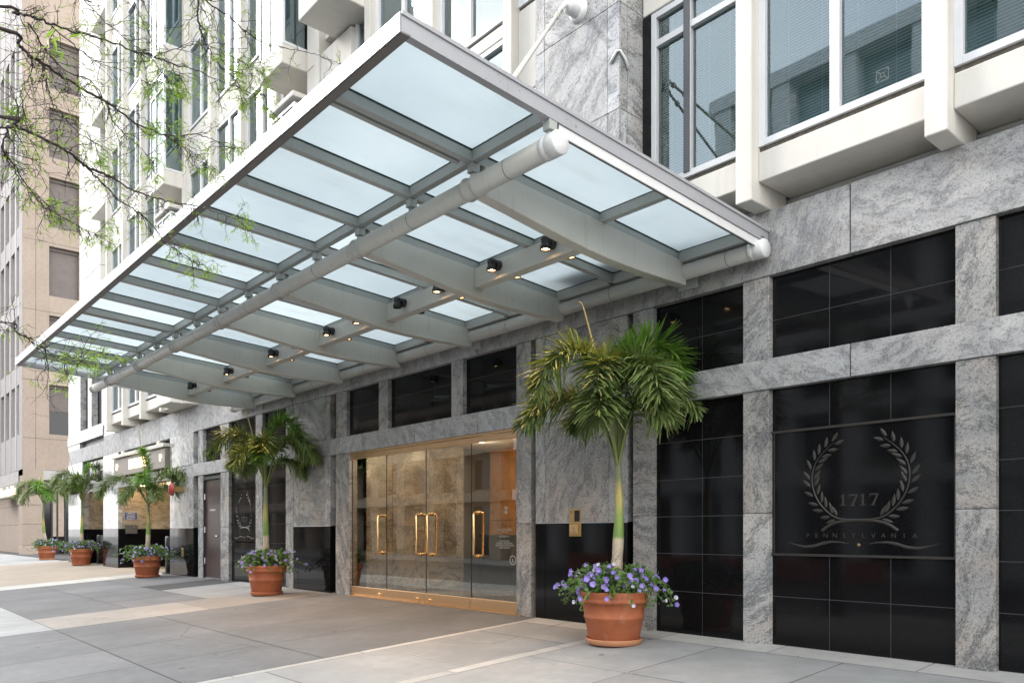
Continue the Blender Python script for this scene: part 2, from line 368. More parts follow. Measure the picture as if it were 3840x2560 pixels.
def trunkmat():
    m,nt,b=newmat('palm_trunk'); co=objco(nt,'Object'); sp=nt.nodes.new('ShaderNodeSeparateXYZ'); nt.links.new(co,sp.inputs[0])
    n=noise(nt,co,9,5,.6)
    ad=N(nt,'ShaderNodeMath',operation='MULTIPLY_ADD'); ad.inputs[1].default_value=.16; nt.links.new(n,ad.inputs[0]); nt.links.new(sp.outputs[2],ad.inputs[2])
    s=N(nt,'ShaderNodeMath',operation='MULTIPLY'); s.inputs[1].default_value=.5; nt.links.new(ad.outputs[0],s.inputs[0])
    c=ramp(nt,s.outputs[0],[(.0,(.15,.12,.10)),(.12,(.27,.22,.17)),(.26,(.42,.35,.26)),(.345,(.46,.38,.27)),(.365,(.13,.22,.045)),(.47,(.20,.27,.06)),(.56,(.40,.34,.10)),(.62,(.34,.28,.09)),(.68,(.17,.20,.10)),(.80,(.15,.18,.09))])
    rg=N(nt,'ShaderNodeMath',operation='MULTIPLY_ADD'); rg.inputs[1].default_value=.55; nt.links.new(n,rg.inputs[0]); nt.links.new(sp.outputs[2],rg.inputs[2])
    r2=N(nt,'ShaderNodeMath',operation='MULTIPLY'); r2.inputs[1].default_value=78; nt.links.new(rg.outputs[0],r2.inputs[0]); sn=N(nt,'ShaderNodeMath',operation='SINE'); nt.links.new(r2.outputs[0],sn.inputs[0])
    rm=N(nt,'ShaderNodeMath',operation='MULTIPLY'); nt.links.new(ramp(nt,sn.outputs[0],[(.80,0),(.97,.8)]),rm.inputs[0]); nt.links.new(ramp(nt,sp.outputs[2],[(.42,1),(.62,.0)]),rm.inputs[1])
    c=mixc(nt,rm.outputs[0],c,(.06,.045,.035))
    blot=noise(nt,mapping(nt,co,(6,6,1.6)),2.2,5,.7)
    c=mixc(nt,ramp(nt,blot,[(.33,.5),(.47,0)]),c,(.10,.07,.05))
    nt.links.new(c,b.inputs['Base Color']); b.inputs['Roughness'].default_value=.55; bump(nt,b,blot,.2,.01); return m
M['trunk']=trunkmat()
# ------------------------------------------------------------------ camera, sky, sun
cam=bpy.data.cameras.new('camera'); co=bpy.data.objects.new('camera',cam); C.objects.link(co)
co.location=CAM; co.rotation_euler=(math.pi/2,0,YAW); cam.sensor_width=36; cam.lens=36*2943/3840.; cam.shift_y=(1996-1280)/3840.; cam.clip_end=2000; cam.clip_start=.05
bpy.context.scene.camera=co
sc=bpy.context.scene
sc.view_settings.view_transform='Standard'; sc.view_settings.look='None'; sc.view_settings.exposure=EXPO
sc.cycles.max_bounces=10; sc.cycles.transparent_max_bounces=16; sc.cycles.glossy_bounces=5; sc.cycles.caustics_reflective=False; sc.cycles.caustics_refractive=False
sc.cycles.sample_clamp_indirect=6
w=bpy.data.worlds.new('World'); sc.world=w; w.use_nodes=True; nt=w.node_tree
bg=nt.nodes['Background']; sky=nt.nodes.new('ShaderNodeTexSky'); sky.sky_type='NISHITA'; sky.sun_disc=False
SUN_EL=R(36); SUN_AZ=Vector((-.915,-.40,0)).normalized()      # the sun stands behind thin cloud, up the street and across it
sky.sun_elevation=SUN_EL; sky.sun_rotation=math.atan2(SUN_AZ.x,SUN_AZ.y); sky.dust_density=3.0; sky.air_density=1.0; sky.ozone_density=1.0
tc=nt.nodes.new('ShaderNodeTexCoord')
cn=N(nt,'ShaderNodeTexNoise',Scale=2.6,Detail=7,Roughness=.6); nt.links.new(mapping(nt,tc.outputs['Generated'],(1,1,2.2)),cn.inputs['Vector'])
cl=ramp(nt,cn.outputs[0],[(.36,.45),(.62,.97)])
skc=mixc(nt,cl,sky.outputs[0],(6.4,6.9,7.6))
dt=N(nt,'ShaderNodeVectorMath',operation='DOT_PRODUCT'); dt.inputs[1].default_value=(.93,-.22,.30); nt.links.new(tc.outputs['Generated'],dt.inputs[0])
skc=mixc(nt,ramp(nt,dt.outputs['Value'],[(.25,0),(.85,1)],'EASE'),skc,(10.4,10.4,10.2))      # unseen brighter patch of sky, added to light the canopy beam sides
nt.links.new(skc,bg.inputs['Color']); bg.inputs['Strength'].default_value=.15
sl=bpy.data.lights.new('sun','SUN'); sl.energy=1.3; sl.angle=R(20); sl.color=(1,.96,.91)
so=bpy.data.objects.new('sun',sl); C.objects.link(so)
d=-(SUN_AZ*math.cos(SUN_EL)+Vector((0,0,math.sin(SUN_EL)))); so.rotation_euler=d.to_track_quat('-Z','Y').to_euler(); so.location=(0,-10,30)

# ------------------------------------------------------------------ ground
def gquad(mb,x0,x1,y0,y1,lift,th=0):
    if y0>y1: y0,y1=y1,y0
    ys=[y0]+([.1] if y0<.1<y1 else [])+[y1]
    for a,b in zip(ys[:-1],ys[1:]):
        mb.poly([(x0,a,gz(a)+lift),(x1,a,gz(a)+lift),(x1,b,gz(b)+lift),(x0,b,gz(b)+lift)])
def tiles(name,mat,rects,lift=.0,gap=.005):
    mb=MB()
    for x0,x1,y0,y1 in rects:
        if x0>x1:x0,x1=x1,x0
        if y0>y1:y0,y1=y1,y0
        mb.slab(); gquad(mb,x0+gap,x1-gap,y0+gap,y1-gap,lift)
    return struct(mb.build(name,mat,recalc=False))
KERB=-10.6
mb=MB(); gquad(mb,-400,120,KERB,60,-.006); struct(mb.build('ground',M['joint'],recalc=False))
mb=MB(); ys=gz(KERB)-.14; mb.poly([(-400,-24,ys-.1),(120,-24,ys-.1),(120,KERB-.14,ys),(-400,KERB-.14,ys)]); struct(mb.build('street',M['asphalt'],recalc=False))
mb=MB(); mb.slab(); mb.box(-400,120,KERB-.15,KERB-.002,ys-.05,gz(KERB)+.002); struct(mb.build('kerb',M['con_edge']))
mb=MB(); mb.slab(); mb.box(-400,120,-400,-24,ys-.4,ys+.02); struct(mb.build('far_pavement',M['con']))
# pale right-hand pavement
rc=[]
xs=[-5.70,-4.46,-3.20,-1.95,-.70,.55,1.8,3.05,4.3,8]; yr=[-.31,-1.69,-3.06,-4.43,-5.8,-7.2,-8.6,-10.58]
for a,b in zip(xs[:-1],xs[1:]):
    for c,d in zip(yr[:-1],yr[1:]): rc.append((a,b,c,d))
for c,d in zip([-.31,-1.03,-2.36,-3.7,-5.05,-6.4,-8.4],[-1.03,-2.36,-3.7,-5.05,-6.4,-8.4,-10.58]): rc.append((-7.30,-5.87,c,d))
tiles('pale_pavement',M['con'],rc)
rc=[]
for a,b in zip([-7.3,-5.87,-5.23,-3.95,-2.61,-1.3,0,1.3,2.6],[-5.87,-5.23,-3.95,-2.61,-1.3,0,1.3,2.6,8]): rc.append((a,b,-.31,.1))
yy=[.1,-1.2,-2.6,-4.0,-5.4,-6.8,-8.2,-10.58]
for c,d in zip(yy[:-1],yy[1:]): rc.append((-7.42,-7.30,c,d)); rc.append((-5.87,-5.70,min(c,-.31),d))
tiles('pavement_border',M['con_edge'],rc,0,.004)
mb=MB()
for x,y0,y1 in ((-7.30,-10.5,-3.2),(-5.87,-9,-1.6),(-5.70,-9,-2.0),(-4.46,-4.4,-1.75)):
    gquad(mb,x-.006,x+.006,y0,y1,.003)
for y,x0,x1 in ((-1.69,-5.68,-4.4),(-2.36,-7.28,-5.9),(-.31,-5.2,-1)): gquad(mb,x0,x1,y-.006,y+.006,.003)
struct(mb.build('joint_sealant',M['joint_l'],recalc=False))
# dark pad in front of the doors and its continuation
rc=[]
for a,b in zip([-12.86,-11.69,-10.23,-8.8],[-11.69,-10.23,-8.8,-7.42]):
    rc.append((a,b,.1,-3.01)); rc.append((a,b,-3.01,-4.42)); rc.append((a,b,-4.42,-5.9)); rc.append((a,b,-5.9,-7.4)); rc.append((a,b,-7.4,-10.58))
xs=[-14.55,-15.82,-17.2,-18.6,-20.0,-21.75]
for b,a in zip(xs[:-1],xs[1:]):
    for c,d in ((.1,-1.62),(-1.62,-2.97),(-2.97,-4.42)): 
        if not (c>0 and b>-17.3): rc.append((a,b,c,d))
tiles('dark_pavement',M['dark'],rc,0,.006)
rc=[(-17.2,-14.55,-.3,-1.62),(-15.82,-14.55,.1,-.3),(-17.2,-15.82,.1,-.3)]
for a,b in ((-14.8,-12.86),(-17.6,-14.8),(-21.8,-17.6),(-26,-21.8),(-34.6,-26)):
    for c,d in ((-4.42,-5.9),(-5.9,-7.4),(-7.4,-10.58)): rc.append((a,b,c,d))
tiles('left_pavement',M['con'],rc)
rc=[(-14.55,-12.86,.1,-2.16),(-14.55,-12.86,-2.16,-4.42)]
tiles('tan_pavement',M['tan'],rc,0,.004)
tiles('driveway_border',M['con_edge'],[(-23.0,-21.75,.1,-1.2),(-23.0,-21.75,-1.2,-4.42),(-35.4,-34.6,.1,-4.42),(-35.4,-34.6,-4.42,-10.5)],0,.004)
tiles('driveway',M['drive'],[(-34.6,-23.0,1.0,-4.42),(-31,-23,1.0,9)],0,.004)
rc=[]
for i in range(12):
    for c,d in ((.1,-1.5),(-1.5,-3),(-3,-4.5),(-4.5,-6.5),(-6.5,-10.58)): rc.append((-35.4-1.5*(i+1),-35.4-1.5*i,c,d))
tiles('corner_pavement',M['con'],rc)
tiles('side_street',M['asphalt'],[(-45.2,-33.6,.3,50)],0,0)

# ------------------------------------------------------------------ office building
B=thing('office_building','pale office block with granite street front, black stone panels and white bay windows above','building',(-14,2,0))
def P(mb,name,mat,bevel=0,parent=None,**k): return mb.build(name,mat,parent or B,bevel,**k)
BL=-33.1; BR=6.0
def slabs(mb,xs,z0,z1,y0,y1,gap=.004):
    for a,b in zip(xs[:-1],xs[1:]): mb.slab(); mb.box(a+gap,b-gap,y0,y1,z0,z1)
# frieze and lower band, one run of stones each
def run(name,mat,xs,z0,z1,y=0,d=.2,gap=.006):
    mb=MB(); slabs(mb,xs,z0,z1,y,y+d,gap); P(mb,name,mat,.004)
    mb=MB(); mb.box(xs[0],xs[-1],y+.018,y+d+.02,z0+.004,z1-.004); P(mb,name+'_backing',M['grout'])
fx=[BL+4.9,-26.9,-25.4,-24.0,-22.5,-20.95,-20.26,-18.8,-16.3,-14.42,-13.35,-11.78,-10.2,-8.62,-7.0,-5.15,-3.29,-1.8,-.2,1.4,6]
run('frieze',M['gran_fr'],fx,3.605,4.235)
run('frieze',M['gran_fr'],[BL+.06,-31.2,-29.7,BL+4.9],3.605,4.10)
bx=[-29.6,-28.2,-26.5,-25,-23.4,-21.0,-20.26,-18.6,-17.1,-15.6,-14.42,-13.36,-12.55,-11.78,-10.2,-8.62,-7.04,-5.15,-3.29,-1.7,-.1,1.5,6]
run('stone_band',M['gran_fr'],bx,2.50,2.795)
# piers (front face y=.015, reveal to the panels)
def pier(x0,x1,z0,z1,joints=(),y=.015,d=.16,mat='gran',name='pier'):
    mb=MB(); zs=[z0]+list(joints)+[z1]
    for a,b in zip(zs[:-1],zs[1:]): mb.slab(); mb.box(x0,x1,y,y+d,a+(.002 if a!=z0 else 0),b-(.002 if b!=z1 else 0))
    P(mb,name,M[mat],.004)
lowp=[(-2.424,-2.131),(-4.39,-4.104),(-5.813,-5.531),(-7.818,-7.534),(-12.72,-12.233),(-14.75,-14.42),(-16.2,-15.86),(-18.17,-17.68)]
for a,b in lowp:
    pier(a,b,-.01,2.497,(1.29 if a>-6 else 1.222,))
upp=[(-2.424,-2.131),(-4.39,-4.104),(-5.813,-5.531),(-7.818,-7.534),(-9.257,-8.981),(-11.264,-10.979),(-12.70,-12.335),(-14.75,-14.42),(-16.2,-15.86),(-18.17,-17.68)]
for a,b in upp: pier(a,b,2.797,3.603)
pier(-.55,-.26,-.01,2.497,(1.29,)); pier(-.55,-.26,2.797,3.603)
pier(1.2,1.5,-.01,2.497,(1.29,)); pier(1.2,1.5,2.797,3.603)
# black stone panels: separate slabs with pale joints
def panel(x0,x1,z0,z1,xs=(),zs=(),y=.085,name='black_panel',gap=.0028):
    mb=MB(); X=[x0]+sorted(xs)+[x1]; Z=[z0]+sorted(zs)+[z1]
    for a,b in zip(X[:-1],X[1:]):
        for c,d in zip(Z[:-1],Z[1:]): mb.box(a+gap*(a!=x0),b-gap*(b!=x1),y,y+.03,c+gap*(c!=z0),d-gap*(d!=z1))
    g=MB(); g.box(x0,x1,y+.0025,y+.04,z0,z1)
    o=P(mb,name,M['blk']); g.build('panel_grout',M['grout'],o); return o
rows=(.463,.872,1.276,1.678,2.087)
# emblem bay
panel(-4.104,-2.424,-.01,.878,(-3.525,-2.969),(.478,)); panel(-4.104,-2.424,2.088,2.5,(-3.525,-2.969))
emb=panel(-4.104,-2.424,.90,2.066,y=.08,name='emblem_panel')
mb=MB()
for z in (.878,2.066): mb.box(-4.104,-2.424,.062,.12,z,z+.022)
for x in (-4.08,-2.446): mb.box(x-.006,x+.006,.07,.12,.90,2.066)
mb.build('emblem_frame',M['etch'],emb)
panel(-4.104,-2.424,2.795,3.605,(-3.525,-2.969),(3.18,))
panel(-5.531,-4.39,-.01,2.5,(-4.924,),rows); panel(-5.531,-4.39,2.795,3.605,(-4.924,),(3.18,))
panel(-2.131,-.55,-.01,2.5,(-1.6,-1.07),rows); panel(-2.131,-.55,2.795,3.605,(-1.6,-1.07),(3.18,))
panel(-.26,1.2,-.01,2.5,(.2,.7),rows); panel(-.26,1.2,2.795,3.605,(.2,.7),(3.18,))
panel(1.5,6,-.01,2.5,(2.2,3.0),rows); panel(1.5,6,2.795,3.605,(2.2,3.0),(3.18,))
# upper strip above the doors
panel(-8.981,-7.818,2.795,3.605,(-8.62,),(3.30,)); panel(-10.979,-9.257,2.795,3.605,(-10.5,-9.78),(3.30,)); panel(-12.335,-11.264,2.795,3.605,(-11.78,),(3.30,))
panel(-17.68,-16.2,2.795,3.605,(-16.9,),(3.30,)); panel(-15.86,-14.75,2.795,3.605,(-15.3,),(3.3,))
panel(-17.68,-16.2,-.01,.88,(-16.95,),(.47,)); panel(-17.68,-16.2,2.075,2.5,(-16.95,)); emb2=panel(-17.68,-16.2,.9,2.06,y=.08,name='emblem_panel')
panel(-15.86,-14.75,-.01,2.5,(-15.3,),(.47,.88,1.28,1.68,2.08))
# plain granite walls with a black base
def basewall(x0,x1,xs=(),z1=2.5,y=.02,split=1.222,mat='gran',ret=None,up=True,low=True,black=True):
    mb=MB(); X=[x0]+sorted(xs)+[x1]
    d=ret or .12
    slabs(mb,X,split+.006,z1,y,y+d,.003)
    if up: slabs(mb,X,2.797,3.603,y,y+d,.003)
    P(mb,'granite_wall',M[mat],.003)
    mb=MB(); slabs(mb,X,-.01,split-.006,y,y+d,.002); P(mb,'black_base',M['blk'],.003)
    mb=MB(); mb.box(x0,x1,y-.003,y+.03,split-.006,split+.006); P(mb,'metal_strip',M['steel'])
basewall(-7.45,-5.90,(-7.271,-6.184))
panel(-7.534,-7.45,-.01,2.5,y=.13); panel(-5.90,-5.813,-.01,2.5,y=.13); panel(-7.534,-7.45,2.795,3.605,y=.13); panel(-5.9,-5.813,2.795,3.605,y=.13)
basewall(-14.42,-12.934,(-14.217,-13.128)); panel(-12.934,-12.72,-.01,2.5,y=.15); panel(-12.934,-12.70,2.795,3.605,y=.15)
basewall(-21.62,-19.874,(-21.3,-20.2),mat='gran_pol',y=-.01,ret=.14); panel(-19.874,-19.5,-.01,2.5,y=.13); panel(-19.874,-19.5,2.795,3.605,y=.13)
pier(-19.61,-19.3,-.01,2.497,(1.222,),mat='gran_pol'); pier(-19.61,-19.3,2.797,3.603,mat='gran_pol'); panel(-19.3,-18.17,2.795,3.605,(-18.7,),y=.1)
basewall(-28.25,-26.52,(-27.4,),mat='gran_pol',y=0,ret=.12)
basewall(BL,-31.0,(-32.3,),mat='gran_pol',y=0,ret=.2)
panel(-31.0,-28.25,2.795,3.605,(-29.9,-29.2),y=.12)
# polished stone face over the far end, with two tall white framed windows
mb=MB()
for a,b in ((BL,-31.3),(-30.25,-29.75),(-28.45,-26.85)): slabs(mb,[a,b],4.62,8.2,0,.2,.003)
slabs(mb,[-31.3,-30.25],4.62,4.72,0,.2); slabs(mb,[-29.75,-28.45],4.62,4.72,0,.2)
slabs(mb,[BL,-31.2,-29.6,-28.2],4.30,4.615,-.03,.2); slabs(mb,[-28.2,-26.85],4.24,4.615,0,.2)
slabs(mb,[BL,-31.4],4.105,4.3,0,.2)
P(mb,'end_stone_face',M['gran_pol'],.004)
mb=MB(); mb.box(-31.4,-28.2,.12,.2,4.1,4.3); P(mb,'dark_slot',M['dkframe'])  # recessed slot with a near-black backing
# steel service door
mb=MB(); mb.box(-19.27,-18.19,.06,.11,.03,2.36); dr=P(mb,'service_door',M['redbrown'],.004)
mb=MB()
mb.box(-19.3,-19.25,.02,.12,.0,2.44); mb.box(-18.21,-18.17,.02,.12,.0,2.44); mb.box(-19.25,-18.21,.02,.12,2.37,2.44); mb.build('door_frame',M['dkframe'],dr)
for z in (.35,1.1,1.9):
    mb=MB(); mb.tube([(-19.25,.045,z),(-19.25,.045,z+.14)],.016,8); mb.build('hinge',M['steel'],dr)
mb=MB(); mb.tube([(-18.33,.05,1.02),(-18.33,.0,1.02),(-18.45,.0,1.02)],.012,6); mb.build('lever_handle',M['steel'],dr)
mb=MB(); mb.box(-19.25,-18.21,.03,.2,-.01,.025); mb.build('threshold',M['steel'],dr)
mb=MB(); mb.box(-18.95,-18.6,.055,.061,1.62,1.66); mb.build('door_notice',M['decal'],dr)
panel(-19.3,-18.17,2.44,2.5,y=.06)
# inner wall behind the stone front
mb=MB()
for a,b in ((-7.6,BR),(-18.1,-12.3),(-21.62,-19.3)): mb.box(a,b,.17,.4,-.01,4.2)
mb.box(-12.3,-7.6,.17,.4,2.52,4.2); mb.box(-19.3,-18.1,.17,.4,-.01,4.2); mb.box(-31,-21.62,.22,.4,2.55,4.2); mb.box(BL,-28.3,.24,.4,4.2,9)
P(mb,'inner_wall',M['grout'])
mb=MB(); mb.box(-28.2,BR,.03,.6,4.20,4.2365); P(mb,'frieze_ledge',M['white'])
# garage entrance recess
mb=MB()
mb.slab(); mb.box(-26.70,-26.521,.12,1.0,1.226,2.6); mb.slab(); mb.box(-26.70,-26.521,1.006,2.4,1.226,2.6); mb.slab(); mb.box(-26.7,-26.521,2.406,7,1.226,2.6)
mb.slab(); mb.box(-21.619,-21.4,.14,7,1.226,2.6); mb.slab(); mb.box(-26.7,-21.4,7,7.2,1.226,2.6); P(mb,'garage_wall',M['gran_lamplit'])
mb=MB(); mb.box(-26.7,-26.515,.12,7,-.01,1.218); mb.box(-21.625,-21.4,.14,7,-.01,1.218); mb.box(-26.7,-21.4,6.98,7.2,-.01,1.218); P(mb,'garage_base',M['blk'])
mb=MB(); mb.box(-26.7,-21.4,.2,7.2,2.56,2.7); P(mb,'garage_ceiling',M['metal_pale'])
mb=MB(); mb.slab(); mb.box(-31.2,-31.0,.2,1.6,1.226,2.6); mb.slab(); mb.box(-31.2,-31.0,1.606,4,1.226,2.6); mb.slab(); mb.box(-31.2,-28.2,4,4.2,1.226,2.6); mb.slab(); mb.box(-28.25,-28.0,.13,4,1.226,2.6); P(mb,'recess_wall',M['gran_lamplit'])
mb=MB(); mb.box(-31.2,-30.995,.2,4,-.01,1.218); mb.box(-31.2,-28.2,3.98,4.2,-.01,1.218); mb.box(-28.255,-28.0,.13,4,-.01,1.218); P(mb,'recess_base',M['blk'])
mb=MB(); mb.box(-31.2,-28.2,.2,4.2,2.56,2.7); P(mb,'recess_ceiling',M['metal_pale'])
for i,(x,y,z) in enumerate(((-25.9,.55,2.56),(-24.4,.9,2.56),(-22.9,.55,2.56),(-24.4,3.0,2.56),(-22.9,2.4,2.56),(-29.6,1.0,2.56))):
    mb=MB(); mb.smooth=True; mb.lathe([(0,z-.012),(.07,z-.012),(.085,z-.004),(.085,z+.01)],(x,y,0),20); o=P(mb,'recessed_downlight',M['lens_core'])
    l=bpy.data.lights.new('downlight','POINT'); l.energy=5; l.color=(1,.64,.30); l.shadow_soft_size=.08; lo=bpy.data.objects.new('downlight',l); C.objects.link(lo); lo.location=(x,y,z-.12)

# ------------------------------------------------------------------ lobby and glass doors
mb=MB()
for a,b in ((.12,.95),(.95,1.78),(1.78,2.6)): mb.slab(); mb.box(-12.5,-12.30,a+.003,b-.003,.03,1.22); mb.slab(); mb.box(-12.5,-12.30,a+.003,b-.003,1.226,2.78)
P(mb,'lobby_stone_wall',M['gran'])
mb=MB(); mb.box(-12.6,-12.305,.12,2.595,.02,2.79); mb.box(-12.6,-12.45,2.595,3.5,.02,2.79); P(mb,'lobby_wall_backing',M['grout'])
AMB=plain('amber_wood_panel',(.52,.23,.05),.35,var=.25,vscale=2.5)
mb=MB(); x=-12.45
while x<-7.5: mb.box(x+.006,x+.80,3.4,3.46,.03,1.35); mb.box(x+.006,x+.80,3.4,3.46,1.362,2.8); x+=.806
mb.box(-7.55,-7.45,.4,3.46,.03,2.8); P(mb,'lobby_wood_wall',AMB)
mb=MB(); mb.box(-12.5,-7.45,3.47,3.6,0,2.9); P(mb,'lobby_back_wall',M['grout'])
mb=MB(); mb.box(-12.5,-7.4,.1,4.6,-.02,.022); P(mb,'lobby_floor',plain('brown_stone_floor',(.13,.10,.08),.18,var=.15,vscale=3))
mb=MB(); mb.box(-12.5,-7.4,.17,4.6,2.78,2.9); P(mb,'lobby_ceiling',M['curtain'])
mb=MB(); mb.box(-10.1,-8.2,2.5,3.6,.024,.034); P(mb,'floor_mat',plain('blue_grey_mat',(.06,.075,.09),.9))
mb=MB(); mb.box(-11.9,-11.0,2.75,3.25,.03,1.02); mb.box(-11.95,-10.95,2.7,3.3,1.02,1.06); P(mb,'reception_desk',M['blackp'],.005)
for x,y in ((-11.5,1.0),(-10.2,1.6),(-8.9,1.2),(-10.2,2.7),(-8.6,2.7),(-11.3,2.2)):
    mb=MB(); mb.smooth=True; mb.lathe([(0,2.768),(.07,2.768),(.085,2.775),(.085,2.79)],(x,y,0),20); P(mb,'lobby_downlight',M['lens_core'])
    l=bpy.data.lights.new('lobby_light','POINT'); l.energy=LOBBY*(7 if x>-9.5 else 1); l.color=(1,.78,.52); l.shadow_soft_size=.1; lo=bpy.data.objects.new('lobby_light',l); C.objects.link(lo); lo.location=(x,y,2.6)
leafx=[-12.233,-11.115,-9.987,-8.861,-7.735]
hx=[-11.255,-10.13,-9.84,-8.70]
for i in range(4):
    a,b=leafx[i]+.004,leafx[i+1]-.004
    mb=MB(); mb.box(a,b,.05,.10,.0225,.166); d=P(mb,'door_leaf',M['bronze'],.003)
    mb=MB(); mb.box(a,b,.05,.10,2.379,2.462); mb.build('top_rail',M['bronze'],d,.003)
    mb=MB(); mb.poly([(a,.076,.166),(b,.076,.166),(b,.076,2.379),(a,.076,2.379)]); mb.build('pane',M['glass_door'],d,recalc=False)
    mb=MB(); mb.box(a-.004,a+.002,.068,.084,.166,2.379); mb.build('edge_seal',M['gasket'],d)
    x=hx[i]
    for s,nm in ((-1,'handle'),(1,'inner_handle')):
        mb=MB(); mb.smooth=True; yy=.076+s*.085; y0=.076+s*.012
        mb.tube([(x,y0,.765),(x,yy-s*.03,.765),(x,yy-s*.009,.773),(x,yy,.795),(x,yy,1.355),(x,yy-s*.009,1.377),(x,yy-s*.03,1.385),(x,y0,1.385)],.0165,12)
        for z in (.765,1.385): mb.lathe([(0,-.004*s),(.03,-.004*s),(.03,.006*s),(.0,.006*s)],(x,y0,z),16,'y')
        mb.build(nm,M['brass'],d)
    if i<3:
        lx={0:leafx[1]-.16,1:leafx[2]-.19,2:leafx[2]+.15}[i]
        mb=MB(); mb.smooth=True; mb.lathe([(0,.022),(.02,.024),(.024,.03),(.024,.052)],(lx,0,.075),16,'y'); mb.build('lock_cylinder',M['brass'],d)
mb=MB(); mb.box(-12.233,-7.7,.03,.12,2.466,2.5); P(mb,'door_head',M['bronze'])
mb=MB(); mb.box(-12.25,-7.7,-.02,.16,-.012,.018); P(mb,'door_sill',M['bronze'])
def textmesh(s,size,mat,name,parent=None,loc=(0,0,0),rot=(math.pi/2,0,0),align='CENTER',ext=.002,space=1.0,sx=1.0):
    cu=bpy.data.curves.new(name,'FONT'); cu.body=s; cu.size=size; cu.align_x=align; cu.align_y='CENTER'; cu.extrude=ext; cu.space_character=space
    t=bpy.data.objects.new('tmp',cu); C.objects.link(t); bpy.context.view_layer.update()
    me=bpy.data.meshes.new_from_object(t.evaluated_get(bpy.context.evaluated_depsgraph_get())); bpy.data.objects.remove(t); bpy.data.curves.remove(cu)
    me.transform(Matrix.LocRotScale(None,Matrix.Rotation(rot[2],3,'Z')@Matrix.Rotation(rot[0],3,'X'),None)@Matrix.Diagonal((sx,1,1,1)))
    me.materials.clear(); me.materials.append(mat)
    o=bpy.data.objects.new(name,me); C.objects.link(o)
    if parent is not None: o.parent=parent; o.location=Vector(loc)-wloc(parent)
    else: o.location=loc
    return o
